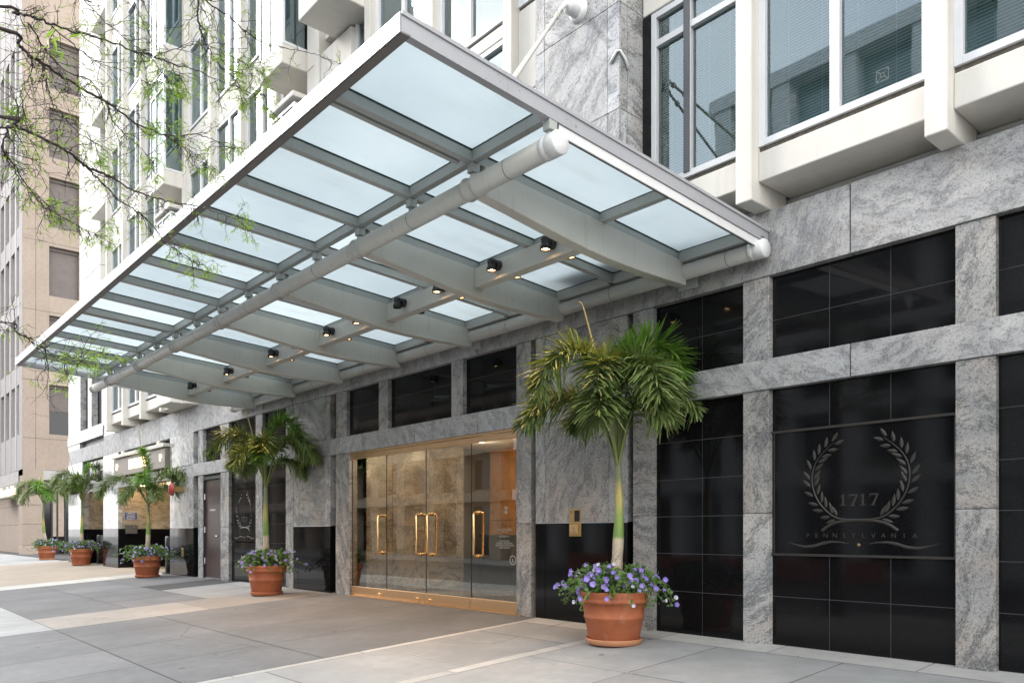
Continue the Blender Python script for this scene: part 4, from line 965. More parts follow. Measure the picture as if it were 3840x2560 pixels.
F_NEAR=[('frond_b',[(0,0,0),(.05,.78,-.12),(.17,1.10,-.16),(.36,1.25,-.12),(.56,1.17,-.04),(.64,.93,.02)],0.240,0.17),
        ('frond_d',[(0,0,0),(-.10,.70,.06),(-.32,1.06,.18),(-.55,1.10,.26),(-.74,.92,.32),(-.80,.68,.34)],0.240,0.37),
        ('frond_d',[(0,0,0),(-.18,.55,-.10),(-.45,.72,-.14),(-.72,.68,-.10),(-.93,.46,-.04)],0.240,0.59),
        ('frond',[(0,0,0),(.07,.72,.08),(.15,.98,.28),(.25,.88,.52),(.29,.60,.66)],0.264,0.50),
        ('frond',[(0,0,0),(.14,.62,-.16),(.42,.84,-.22),(.66,.80,-.20),(.83,.58,-.14)],0.208,0.56),
        ('frond_d',[(0,0,0),(-.06,.52,-.25),(-.22,.66,-.46),(-.40,.52,-.60)],0.240,0.56),
        ('frond',[(0,0,0),(-.10,.52,.16),(-.20,.66,.38),(-.26,.46,.56)],0.248,0.56),
        ('frond',[(0,0,0),(.0,.75,.05),(-.10,1.0,.2),(-.22,.95,.42),(-.28,.70,.55)],.25,.45),
        ('frond_b',[(0,0,0),(.02,.8,-.1),(.06,1.06,-.02),(.14,1.10,.15),(.20,.92,.3)],.24,.35),
        ('frond',[(0,0,0),(.10,.5,.2),(.26,.62,.36),(.40,.45,.46)],0.240,0.56)]
def flip(F,s=1,k=1,sh=0): return [(m,[(u*s*k+sh*v*0,v*k,w_*k) for u,v,w_ in c],L*k,d_) for m,c,L,d_ in F]
F_TALL=[('frond_b',[(0,0,0),(.03,.75,-.05),(.16,1.18,-.08),(.42,1.24,-.05),(.62,1.02,0),(.66,.80,.02)],0.240,0.22),
        ('frond_d',[(0,0,0),(-.14,.62,.05),(-.40,.98,.10),(-.72,.95,.14),(-.95,.62,.16)],0.240,0.53),
        ('frond',[(0,0,0),(.20,.62,.08),(.52,.92,.14),(.82,.80,.18),(.98,.52,.2)],0.240,0.56),
        ('frond',[(0,0,0),(.04,.70,.2),(.10,.85,.45),(.14,.62,.68)],0.248,0.53),
        ('frond_d',[(0,0,0),(-.20,.50,-.2),(-.45,.58,-.42),(-.6,.35,-.55)],0.224,0.56),
        ('frond',[(0,0,0),(-.12,.55,.25),(-.30,.62,.45),(-.42,.38,.55)],0.224,0.56),
        ('frond',[(0,0,0),(.16,.5,-.25),(.42,.52,-.42),(.6,.3,-.5)],0.224,0.56)]
F_STAR=[('frond_b',[(0,0,0),(.0,.62,-.02),(-.05,1.02,-.05),(-.14,1.28,-.05),(-.2,1.42,0)],0.208,0.19),
        ('frond_d',[(0,0,0),(-.30,.52,.1),(-.70,.70,.14),(-1.05,.55,.16),(-1.22,.22,.16)],0.216,0.56),
        ('frond',[(0,0,0),(.30,.58,.08),(.68,.86,.1),(1.0,.78,.12),(1.12,.5,.12)],0.216,0.56),
        ('frond',[(0,0,0),(.15,.42,.2),(.35,.42,.42),(.5,.15,.55)],0.216,0.59),
        ('frond',[(0,0,0),(-.15,.42,.2),(-.32,.38,.4),(-.44,.1,.5)],0.216,0.59),
        ('frond',[(0,0,0),(.3,.45,-.2),(.6,.4,-.3),(.78,.15,-.34)],0.216,0.59)]
F_FLOP=[('frond',[(0,0,0),(-.18,.62,.05),(-.48,.84,.08),(-.80,.66,.1),(-.95,.30,.12)],0.256,0.56),
        ('frond',[(0,0,0),(.18,.62,.05),(.50,.88,.1),(.82,.80,.12),(1.0,.45,.14)],0.272,0.56),
        ('frond_b',[(0,0,0),(.10,.45,.2),(.40,.45,.4),(.62,.2,.5)],0.256,0.59),
        ('frond',[(0,0,0),(-.12,.42,.2),(-.36,.42,.35),(-.55,.12,.42)],0.256,0.59),
        ('frond',[(0,0,0),(.35,.5,-.1),(.7,.42,-.2),(.92,.1,-.24)],0.256,0.59)]
EXTRA=[('frond',[(0,0,0),(.12,.6,-.1),(.34,.86,-.16),(.56,.80,-.2),(.68,.55,-.2)],.25,.6),('frond',[(0,0,0),(-.10,.62,-.12),(-.32,.88,-.2),(-.55,.80,-.24),(-.66,.52,-.24)],.25,.6),('frond_b',[(0,0,0),(.02,.5,.2),(.08,.72,.42),(.12,.55,.6)],.25,.6)]
F_TALL+=EXTRA; F_FLOP+=EXTRA; F_STAR+=EXTRA[:1]+EXTRA[2:]
def palm(base,h,lean,F,label,seed,tr=.052,spear=None,nl=75,grp='palms in terracotta pots along the front'):
    rnd=random.Random(seed)
    t=thing('palm_tree',label,'palm tree',base,grp)
    mb=MB(); mb.smooth=True; n=26; pts=[];rr=[]
    for i in range(n+1):
        z=h*i/n; f=i/n
        pts.append(base+UR*(lean*math.sin(f*2.6)*.5+lean*f*.3)+Vector((0,0,z)))
        r=tr*(1.18-.55*f) if f>.28 else tr*(1.45-1.0*f)
        if f<.3 and i%2==0: r*=1.06
        if .3<f<.62: r*=1.02+.16*math.sin((f-.3)/.32*math.pi)
        if f>.9: r*=1.0
        rr.append(r)
    mb.tube(pts,rr,14); mb.build('trunk',M['trunk'],t,origin=base)
    top=pts[-1]-Vector((0,0,.04))
    for m,c,L,dr in F: frond(top,c,rnd,nl,L,t,m,droop=dr)
    mb=MB(); mb.smooth=True
    sp=spear or [(0,0,0),(-.1,.5,.05),(-.24,1.1,.12),(-.36,1.62,.2),(-.40,1.70,.22)]
    q=catmull([top+UR*u+Vector((0,0,v))+UF*w_ for u,v,w_ in sp],12); mb.tube(q,[.012,.012,.012,.012,.011,.011,.010,.010,.009,.008,.007,.006,.003],6); mb.build('spear_leaf',M['spear'],t,origin=base)
    return t
def pot(base,label,k=1.0,saucer='pale',grp='terracotta pots along the front'):
    t=thing('terracotta_pot',label,'plant pot',base,grp)
    z=.03 if saucer else 0
    mb=MB(); mb.smooth=True
    pr=[(0,z),(.255,z),(.262,z+.01),(.302,z+.235),(.313,z+.245),(.313,z+.262),(.306,z+.272),(.332,z+.395),(.350,z+.400),(.362,z+.415),(.362,z+.432),(.352,z+.445),(.356,z+.455),(.362,z+.508),(.358,z+.516),(.335,z+.516),(.325,z+.47),(.0,z+.465)]
    mb.lathe([(r*k,h*k) for r,h in pr],base,56); mb.build('pot_body',M['terra'],t)
    mb=MB(); mb.smooth=True; mb.lathe([(.33*k,(z+.475)*k),(.0,(z+.49)*k)],base,32); mb.build('soil',M['soil'],t)
    if saucer:
        mb=MB(); mb.smooth=True; mb.lathe([(0,.0),(.268,0),(.28,.012),(.297,.055),(.294,.062),(.286,.062),(.272,.022),(.0,.018)],base,56); mb.build('saucer',M['terra_l'] if saucer=='pale' else M['terra'],t)
    return t
def flower_mesh(rnd,name,m,r):
    mb=MB(); mb.smooth=False
    n=10; mb.cur=(rnd.uniform(.05,.95),0,0)
    ring=[]
    for i in range(n):
        th=2*math.pi*i/n; rr=r*(1.0 if i%2==0 else .84); ring.append(Vector((rr*math.cos(th),rr*math.sin(th),.002*math.sin(th*3))))
    inner=[Vector((.28*v.x,.28*v.y,-.010)) for v in ring]; back=[Vector((.10*v.x,.10*v.y,-.045)) for v in ring]
    for i in range(n):
        j=(i+1)%n; mb.mi=0; mb.poly([inner[i],inner[j],ring[j],ring[i]]); mb.mi=1; mb.poly([back[i],back[j],inner[j],inner[i]])
    mb.mi=2; mb.poly([v*.55+Vector((0,0,-.004)) for v in inner])
    me_o=mb.build(name,[M[m],M['pet_b'],M['pet_c']],None,recalc=False); return me_o
def petunia(base,k,label,seed,nfl,nlf,grp='petunias in the pots',spread=1.0):
    rnd=random.Random(seed)
    t=thing('petunia_plant',label,'flowers',base+Vector((0,0,.48*k)),grp)
    z0=.50*k
    # arching stems
    mb=MB(); lf=MB(); tips=[]
    for i in range(165):
        th=rnd.uniform(0,2*math.pi); r0=rnd.uniform(.05,.28)*k; reach=rnd.choice((rnd.uniform(.03,.16),rnd.uniform(.10,.36)*spread))*k
        hgt=rnd.uniform(.08,.32)*k; fall=rnd.uniform(-.02,.22)*k if reach>.14 else 0
        o=base+Vector((r0*math.cos(th),r0*math.sin(th),z0-.01)); e=Vector((math.cos(th+rnd.uniform(-.4,.4)),math.sin(th+rnd.uniform(-.4,.4)),0))
        p=catmull([o,o+e*reach*.4+Vector((0,0,hgt)),o+e*reach*.8+Vector((0,0,hgt*.9-fall*.3)),o+e*reach*1.1+Vector((0,0,hgt*.8-fall))],8)
        mb.tube(p,.0028*k,4,False)
        for q in range(1,9):
            for s in range(nlf):
                c=p[q]+Vector((rnd.gauss(0,.014),rnd.gauss(0,.014),rnd.gauss(0,.012)))*k
                L=rnd.uniform(.028,.06)*k; d1=Vector((rnd.gauss(0,1),rnd.gauss(0,1),rnd.gauss(.25,.6))).normalized(); d2=d1.cross(Vector((rnd.gauss(0,1),rnd.gauss(0,1),rnd.gauss(0,1)))).normalized()
                lf.cur=(rnd.uniform(.02,.98),0,0)
                lf.poly([c,c+d1*L*.5+d2*L*.34,c+d1*L,c+d1*L*.5-d2*L*.34])
        tips.append((p[-1],(p[-1]-p[-2]).normalized())); tips.append((p[5],(e+Vector((0,0,.8))).normalized()))
    mb.build('stems',M['pet_stem'],t,origin=base); lf.build('foliage',M['pet_leaf'],t,origin=base,recalc=False)
    cd=Vector((CAM.x-base.x,CAM.y-base.y,0)).normalized()
    tips=[q for q in tips if (q[0]-base).dot(cd)>-.10]; rnd.shuffle(tips)
    protos=[]
    for i in range(nfl):
        p,dv=tips[i%len(tips)]
        p=p+Vector((rnd.gauss(0,.02),rnd.gauss(0,.02),rnd.gauss(.012,.014)))*k+(p-base-Vector((0,0,.4))).normalized()*rnd.uniform(.02,.06)*k+cd*rnd.uniform(0,.035)*k
        dv=(dv*.6+Vector((p.x-base.x,p.y-base.y,0)).normalized()*rnd.uniform(.2,1.0)+Vector((0,0,rnd.uniform(-.2,.8)))+Vector((.45,-.75,.15))*rnd.uniform(.3,1.3)).normalized()
        if len(protos)<6:
            pale=len(protos)%5==4
            o=flower_mesh(rnd,'flower','pet_b' if pale else 'pet_a',1.0*rnd.uniform(.029,.035)*(.85 if pale else 1)); protos.append(o)
        else: o=rnd.choice(protos).copy(); C.objects.link(o)
        o.parent=t; o.location=p-wloc(t); o.rotation_mode='QUATERNION'; o.rotation_quaternion=dv.to_track_quat('Z','Y'); s=k*rnd.uniform(.72,1.15); o.scale=(s,s,s)
    return t
def gp(x,y): return Vector((x,y,gz(y)))
S_=[('near',gp(-5.44,-.74)),('door',gp(-13.95,-.74)),('drive',gp(-21.35,-.66)),('far',gp(-30.1,-.24)),('corner',gp(-36.6,-.05))]
pot(S_[0][1],'nearest terracotta pot, standing in a pale saucer in front of the black panels',1,'pale')
pot(S_[1][1],'terracotta pot in a terracotta saucer left of the glass doors',1,'terra')
pot(S_[2][1],'terracotta pot at the edge of the pale band, before the parking entrance',1.0,'terra')
pot(S_[3][1],'terracotta pot on the tan driveway, fourth from the camera',1.03,'terra')
pot(S_[4][1],'farthest terracotta pot, before the brown corner building',1.03,'pale')
zt=lambda b,h:b+Vector((0,0,h))
palm(zt(S_[0][1],.46),1.40,.08,flip(F_NEAR,1,1.04),'nearest palm with ragged leaves in front of the grey stone pier',1,spear=[(0,0,0),(-.10,.5,.05),(-.22,1.05,.10),(-.37,1.62,.14),(-.425,1.68,.15)],nl=84)
palm(zt(S_[1][1],.46),1.55,-.02,F_TALL,'palm beside the glass doors, with one leaf curling high to the right',2,nl=78)
palm(zt(S_[2][1],.46),1.42,.05,F_STAR,'palm with an upright centre leaf before the parking sign',3,nl=70,spear=[(0,0,0),(-.06,.6,.0),(-.16,1.3,.0),(-.24,1.95,0),(-.25,2.1,0)])
palm(zt(S_[3][1],.46),1.75,.05,flip(F_TALL,1,.98),'palm with a yellow green trunk on the driveway, fourth from the camera',4,nl=64)
palm(zt(S_[4][1],.46),1.8,-.22,flip(F_FLOP,1,1.12),'farthest palm with two big drooping leaves and a curled top shoot',5,nl=64,spear=[(0,0,0),(-.02,.6,0),(-.02,1.3,0),(.02,1.78,0),(.18,1.82,0),(.26,1.66,0)])
petunia(S_[0][1],1,'violet petunias spilling over the rim of the nearest pot',11,100,3,spread=1.15)
petunia(S_[1][1],1,'violet and white petunias in the pot beside the glass doors',12,75,3)
petunia(S_[2][1],1,'pale violet petunias in the pot before the parking entrance',13,70,3,spread=1.25)
petunia(S_[3][1],1.03,'pale violet petunias in the fourth pot, on the driveway',14,70,3,spread=1.2)
petunia(S_[4][1],1.03,'violet petunias in the farthest pot by the brown building',15,60,3,spread=1.2)

# ------------------------------------------------------------------ small things on the front
t=thing('door_opener_panel','brass plate with dark screen and wheelchair push button right of the doors','control panel',(-6.73,.02,1.2))
y=.02
mb=MB(); mb.box(-6.832,-6.632,y-.006,y,1.055,1.392); pl=mb.build('plate',M['brassp'],t,.002)
mb=MB(); mb.box(-6.742,-6.652,y-.0075,y-.005,1.236,1.372); mb.build('screen',M['dkwin'],t)
mb=MB(); mb.box(-6.80,-6.676,y-.028,y-.006,1.086,1.198); bt=mb.build('push_button',plain('satin_brass_button',(.60,.40,.19),.3,metal=.7),t,.004)
mb=MB()
q=lambda x,z:(-6.745+x,y-.0295,1.150+z)
for i in range(20):
    a=2*math.pi*i/24-2.6; b=2*math.pi*(i+1)/24-2.6
    mb.poly([q(.017*math.cos(a),-.008+.017*math.sin(a)),q(.017*math.cos(b),-.008+.017*math.sin(b)),q(.0135*math.cos(b),-.008+.0135*math.sin(b)),q(.0135*math.cos(a),-.008+.0135*math.sin(a))])
mb.poly([q(-.004,.026),q(.003,.026),q(.003,.033),q(-.004,.033)]); mb.poly([q(-.003,.002),q(.001,.002),q(.002,.023),q(-.002,.023)]); mb.poly([q(-.002,.001),q(.014,.001),q(.014,.005),q(-.002,.005)]); mb.poly([q(.012,.003),q(.016,.003),q(.024,-.016),q(.020,-.016)]); mb.poly([q(0,.012),q(.012,.012),q(.012,.015),q(0,.015)])
mb.build('wheelchair_symbol',plain('brown_engraving',(.10,.055,.02),.6),bt,recalc=False)
textmesh('PUSH TO OPEN',.012,M['black'],'button_lettering',bt,(-6.74,y-.029,1.103),ext=.0003)
mb=MB(); mb.smooth=True
mb.lathe([(0,-.01),(.008,-.008),(.009,0)],(-6.787,y-.006,1.305),10,'y'); mb.build('call_button',M['brass'],t)
mb=MB()
for xx in (-6.82,-6.645):
    for z in (1.07,1.11,1.21,1.38): mb.box(xx-.003,xx+.003,y-.0075,y-.005,z-.003,z+.003)
for i in range(5):
    for j in range(4): mb.box(-6.815+i*.011,-6.811+i*.011,y-.0068,y-.005,1.335+j*.010,1.339+j*.010)
mb.build('screws',M['black'],pl)
t=thing('alarm_bell','round red alarm gong on the polished stone beside the service door','alarm bell',(-20.9,-.03,2.2))
mb=MB(); mb.smooth=True; mb.lathe([(0,-.36),(.08,-.352),(.145,-.33),(.165,-.29),(.165,-.27),(0,-.262)],(-20.62,0,2.20),32,'y'); mb.build('gong',M['red'],t)
mb=MB(); mb.box(-20.68,-20.56,-.27,-.012,2.13,2.27); mb.build('bell_mount',M['brassp'],t,.006)
t=thing('notice_sign','navy blue notice about parked cars with white lettering, inside the parking entrance','sign',(-26.52,.37,1.62))
mb=MB(); mb.box(-26.521,-26.505,.18,.56,1.505,1.735); b_=mb.build('sign_board',M['signblue'],t)
mb=MB()
for a,b in ((.185,.555),): 
    for z in (1.511,1.726): mb.box(-26.505,-26.503,a,b,z,z+.004)
    for yy in (a,b-.004): mb.box(-26.505,-26.503,yy,yy+.004,1.511,1.730)
mb.build('sign_border',M['signwhite'],b_)
for i,s in enumerate(('AFTER 7 PM,','AUTO WILL NOT','BE RELEASED','UNTIL THE NEXT','BUSINESS DAY.')): textmesh(s,.036,M['signwhite'],'sign_lettering',b_,(-26.503,.37,1.703-.041*i),(math.pi/2,0,math.pi/2))
t=thing('grey_wall_box','dark grey rounded cover plate on the wall below the blue notice','wall box',(-26.52,.37,1.2))
mb=MB(); mb.box(-26.515,-26.44,.20,.55,1.06,1.35); mb.build('cover',plain('dark_grey_plastic',(.07,.07,.072),.5),t,.02)
mb=MB(); mb.box(-26.44,-26.435,.43,.46,1.27,1.285); mb.build('latch',M['steel'],t)
t=thing('brass_plate','small brass outlet plate low on the black stone base','wall plate',(-20.63,-.01,.6))
mb=MB(); mb.box(-20.70,-20.57,-.022,-.011,.50,.71); mb.build('plate',M['brassp'],t,.003)
mb=MB(); mb.box(-20.66,-20.61,-.028,-.022,.62,.67); mb.box(-20.66,-20.61,-.028,-.022,.54,.59); mb.build('sockets',M['black'],t)
for i,(x,y,r,h,lb) in enumerate(((-21.95,.14,.16,.98,'black steel guard post behind the third pot, right of the parking entrance'),(-27.75,.36,.20,1.0,'black steel guard post beside the middle parking pier'),(-30.3,.5,.2,1.0,'black steel guard post behind the fourth pot'))):
    t=thing('guard_post',lb,'bollard',gp(x,y),'black guard posts at the parking entrance')
    mb=MB(); mb.smooth=True; b=gp(x,y); mb.lathe([(0,.0),(r,0),(r,h),(r-.01,h+.012),(0,h+.014)],b,28); mb.build('post',M['black'],t)
    mb=MB(); mb.smooth=True; mb.lathe([(r,.028),(r+.07,.026),(r+.08,.02),(r+.08,0)],b,28); mb.build('base_flange',M['black'],t)
# illuminated sign over the parking entrance
t=thing('parking_sign','taupe sign box over the parking entrance with glowing PARKING lettering','sign',(-24.2,-.15,3.2))
mb=MB(); mb.box(-26.62,-21.75,-.10,.2,2.83,3.36); mb.build('sign_box',M['signbox'],t,.01)
mb=MB(); mb.box(-26.66,-21.71,-.16,.2,3.38,3.48); mb.build('sign_top',M['metal_pale'],t,.01)
for x in (-26.0,-22.6):
    mb=MB(); mb.box(x-.12,x+.12,-.02,.15,3.48,3.61); mb.build('bracket',M['metal_pale'],t)
textmesh('PARKING',.40,M['glow'],'sign_lettering',t,(-24.1,-.105,3.10),ext=.012,sx=1.05)
for x in (-26.25,-22.1): textmesh('P',.26,M['glow'],'parking_symbol',t,(x,-.105,3.1),ext=.012)
panel(-26.52,-21.62,2.795,3.605,(-25,-23.4),y=.24)

# ------------------------------------------------------------------ brown corner building
BX,BY=-46.0,.65
W=thing('brown_corner_building','brown aggregate panel building with square recessed windows across the side street','building',(BX-8,BY+8,0))
def WP(mb,name,mat,bevel=0,parent=None): return mb.build(name,mat,parent or W,bevel)
rows_=[(6.15+3.56*i,8.70+3.56*i) for i in range(6)]
# side facing us: solid with openings
mb=MB()
def wallx(mb,y0,y1,z0,z1): mb.slab(); mb.box(BX-.35,BX,y0,y1,z0,z1)
G_=.006
cols=[(1.82,3.22),(4.6,6.0),(7.4,8.8),(10.2,11.6),(13,14.4),(15.8,17.2)]
zc=4.3
edges=[zc]+[v for r in rows_ for v in r]+[30]
wallx(mb,BY,1.22-G_,zc,30)
yy=1.22
for (a,b),nx in zip(cols,[c[0] for c in cols[1:]]+[19.0]):
    if a==1.82: wallx(mb,1.22+G_,a,zc,30)
    for (lo,hi) in zip(edges[0::2],edges[1::2]):
        m_=(lo+hi)/2 if lo>zc else None
        wallx(mb,a,b,lo,hi)
    wallx(mb,b,nx,zc,30)
WP(mb,'side_wall',M['brown'],.008)
mb=MB(); 
for z in [r[1]+.17 for r in rows_]+[5.9]: mb.box(BX-.3,BX+.002,BY-.002,19,z-.008,z+.008)
WP(mb,'panel_joint',M['joint'])
for a,b in cols:
    for lo,hi in rows_:
        mb=MB(); mb.box(BX-.30,BX-.28,a,b,lo,hi); f=WP(mb,'window',M['dkwin'])
        mb=MB(); mb.box(BX-.275,BX-.27,a,b,lo+(1.25 if lo<7 else .0 if rnd.random()<.6 else .75),hi); mb.build('shade',M['shade'],f)
        mb=MB(); mb.box(BX-.28,BX-.20,a,b,hi-.16,hi); mb.box(BX-.28,BX-.22,a,a+.05,lo,hi-.16); mb.box(BX-.28,BX-.22,b-.05,b,lo,hi-.16); mb.box(BX-.3,BX-.02,a,b,lo-.06,lo); mb.build('window_frame',plain('brown_frame',(.14,.115,.10),.6),f)
# street face with deep vertical fins
mb=MB()
for i in range(9):
    x1=BX-.02-1.62*i; mb.slab(); mb.box(x1-.85 if i==0 else x1-.42,x1,BY-.02,BY+.5,zc,30)
for lo,hi in zip([zc]+[r[1] for r in rows_],[r[0] for r in rows_]+[30]):
    mb.slab(); mb.box(BX-15,BX-.36,BY,BY+.4,lo,hi)
WP(mb,'front_wall',M['brown_lit'],.006)
mb=MB(); mb.box(BX-15,BX-.4,BY+.35,BY+.5,zc,30); mb.box(BX-15,BX-.4,BY+.5,18,zc,30); WP(mb,'front_glazing',M['dkwin'])
# ground floor: corner pier, recess, shopfront
mb=MB()
for a,b in ((-.05,.45),(.45,1.52),(1.52,2.55),(2.55,4.31)): mb.slab(); mb.box(BX-1.15,BX,BY,BY+.92,a+.005,b-.005)
mb.slab(); mb.box(BX-1.18,BX+.03,BY-.03,BY+.95,2.52,2.82)
for a,b in ((-.05,1.52),(1.52,2.55),(2.55,3.3)): mb.slab(); mb.box(BX-15,BX-2.6,BY+.5,BY+.8,a+.005,b-.005)
WP(mb,'corner_pier',M['brown'],.01)
mb=MB(); mb.slab(); mb.box(BX-15,BX-.004,BY+.5,19,zc-.5,zc-.01); mb.box(BX-1.15,BX-.004,BY,BY+.5,zc-.3,zc-.005); mb.box(BX-15,BX-.9,BY-.0,BY+.5,zc-.62,zc-.005); WP(mb,'soffit',M['brown_lit'])
mb=MB(); mb.box(BX-2.6,BX-1.15,BY+2.2,BY+2.3,-.05,3.8); mb.box(BX-.62,BX-.6,BY+.9,19,0,3.8); WP(mb,'shopfront_glass',M['dkwin'])
mb=MB(); mb.box(BX-2.5,BX-2.0,BY+1.2,BY+1.26,0,2.4); WP(mb,'recessed_door',M['redbrown'])
mb=MB(); 
for yv in (2.0,2.25,2.62,3.0,5,7,9): mb.box(BX-.66,BX-.5,yv,yv+.08,0,3.8)
WP(mb,'mullion',M['black'])
mb=MB(); mb.slab(); mb.box(BX-.58,BX-.52,2.08,2.25,.9,3.8); mb.box(BX-.58,BX-.52,2.33,2.6,.9,3.8); WP(mb,'shopfront_panel',M['brown'])
t=thing('illuminated_sign','glowing pale lettering over the recessed entrance of the brown building','sign',(BX-3.4,BY,3.7))
mb=MB(); mb.box(BX-7.0,BX-1.16,BY-.05,BY+.2,2.98,3.68); mb.build('sign_box',M['signbox'],t,.01)
textmesh('Corner Bread Hot',.66,M['glow'],'sign_lettering',t,(BX-3.95,BY-.06,3.3),ext=.01,sx=.9)
# ------------------------------------------------------------------ street tree (willow oak) at the kerb, boughs reaching over the pavement
def ray_at(px,py,d):
    xr=(px-1920)/2943.*d; z=-(py-1996)/2943.*d; ca,sa=math.cos(YAW),math.sin(YAW)
    return Vector((CAM.x+xr*ca-d*sa,CAM.y+xr*sa+d*ca,CAM.z+z))
kk=1300/1456.
BR_=[ # (thickness, depth start, depth end, crop polyline, trunk side start or parent)
 (.017,4.7,5.6,[(0,25),(60,55),(130,72),(200,95),(300,130),(430,165),(560,215),(650,240),(730,270),(830,300),(930,345),(1050,390),(1110,400)],'t'),
 (.021,4.6,5.9,[(0,125),(80,190),(130,235),(200,280),(320,360),(450,430),(560,510),(680,565),(760,570),(830,565),(900,590),(960,620)],'t'),
 (.008,5.5,5.9,[(680,565),(760,610),(800,635),(850,680)],None),
 (.019,4.4,5.8,[(0,490),(60,525),(200,590),(300,650),(360,700),(460,740),(560,800),(610,815),(700,845),(800,860),(900,890),(990,920)],'t'),
 (.009,4.9,5.7,[(320,660),(420,760),(500,840),(580,890),(640,950),(700,1030),(760,1060),(810,1100)],None),
 (.014,5.2,6.6,[(780,-80),(830,0),(830,70),(850,150),(870,190),(920,270),(980,330),(1010,400)],'u'),
 (.012,5.4,7.0,[(800,-60),(870,10),(960,70),(1030,130),(1100,175),(1180,200),(1290,220),(1380,250),(1456,285)],'u'),
 (.012,4.3,4.9,[(-30,540),(30,530),(10,600),(20,650),(60,720),(120,800),(210,880),(330,950),(400,985)],'t'),
 (.010,4.7,5.4,[(20,640),(100,760),(160,830),(230,880)],None),
 (.009,5.2,5.7,[(450,430),(470,500),(520,560),(580,610),(640,680)],None),
 (.008,5.2,6.0,[(540,-40),(560,0),(600,90),(640,170),(680,240),(760,330)],'u'),
 (.008,5.0,5.6,[(320,-40),(350,0),(450,100),(560,190),(620,230),(700,330)],'u'),
 (.010,4.8,5.3,[(160,250),(180,270),(195,340),(215,420),(260,480),(240,540),(180,560)],None),
 (.007,4.7,5.1,[(130,235),(135,300),(95,370),(95,450)],None),
 (.008,4.6,5.4,[(120,100),(200,220),(280,300),(380,340),(440,420),(560,470),(640,520)],None),
 (.007,4.9,5.3,[(260,480),(310,540),(400,600)],None),
 (.008,4.3,5.2,[(-10,1345),(60,1390),(120,1425),(170,1455),(260,1478),(330,1500),(400,1497)],'t'),
 (.006,4.5,4.9,[(170,1455),(230,1490),(270,1520)],None),
 (.006,5.3,6.2,[(650,240),(760,200),(860,190),(960,230),(1060,280)],None),
 (.006,5.4,6.4,[(1030,130),(1040,200),(1000,260)],None),
 (.007,5.0,5.8,[(200,95),(320,200),(430,270),(520,300),(620,350)],None),
]
TP=Vector((-7.35,-7.75,gz(-7.75)))
tree=thing('street_tree','willow oak whose thin spring branches reach in from the left over the pavement','tree',TP)
rt=random.Random(21)
mb=MB(); mb.smooth=True
mb.tube([TP+Vector(p) for p in ((0,0,-.05),(.0,.02,.5),(-.03,.03,1.5),(.02,.05,2.6),(.0,.0,3.6),(-.05,-.05,5.2),(0,0,7.5))],[.20,.165,.14,.125,.11,.08,.03],14); mb.build('trunk',M['twig'],tree,origin=TP)
leaf=MB(); twig=MB(); nb=0
def leaves_at(p,dirv,rt,n,L0=.043):
    for _ in range(n):
        L=rt.uniform(.6,1.25)*L0
        d1=(dirv*.8+Vector((rt.gauss(0,.6),rt.gauss(0,.6),rt.gauss(-.12,.55)))).normalized()
        d2=d1.cross(Vector((rt.gauss(0,1),rt.gauss(0,1),rt.gauss(0,1)))).normalized()*L*.065
        leaf.cur=(rt.uniform(.02,.98),0,0); c=p+d1*.006
        dr=Vector((0,0,-L*.12))
        leaf.poly([c,c+d1*L*.4+d2,c+d1*L+dr,c+d1*L*.4-d2])
def twiglet(p,dirv,length,rt,lev,leafy):
    n=5; pts=[p]; d0=dirv.copy()
    for i in range(n):
        d0=(d0+Vector((rt.gauss(0,.22),rt.gauss(0,.22),rt.gauss(-.03,.2)))).normalized(); pts.append(pts[-1]+d0*length/n)
    r0=.0027 if lev==0 else .0016
    twig.tube(pts,[r0*(1-.6*i/n) for i in range(n+1)],4,False)
    for i in range(1,n+1):
        if lev<2 and rt.random()<(.75 if lev==0 else .35):
            sd=(d0+Vector((rt.gauss(0,.8),rt.gauss(0,.8),rt.gauss(-.1,.7)))).normalized(); twiglet(pts[i],sd,length*rt.uniform(.35,.6),rt,lev+1,leafy)
        if rt.random()<leafy*(.35+.65*i/n): leaves_at(pts[i],d0,rt,rt.choice((1,1,2)))
    if rt.random()<leafy+.06: leaves_at(pts[-1],d0,rt,rt.choice((2,3,4)))
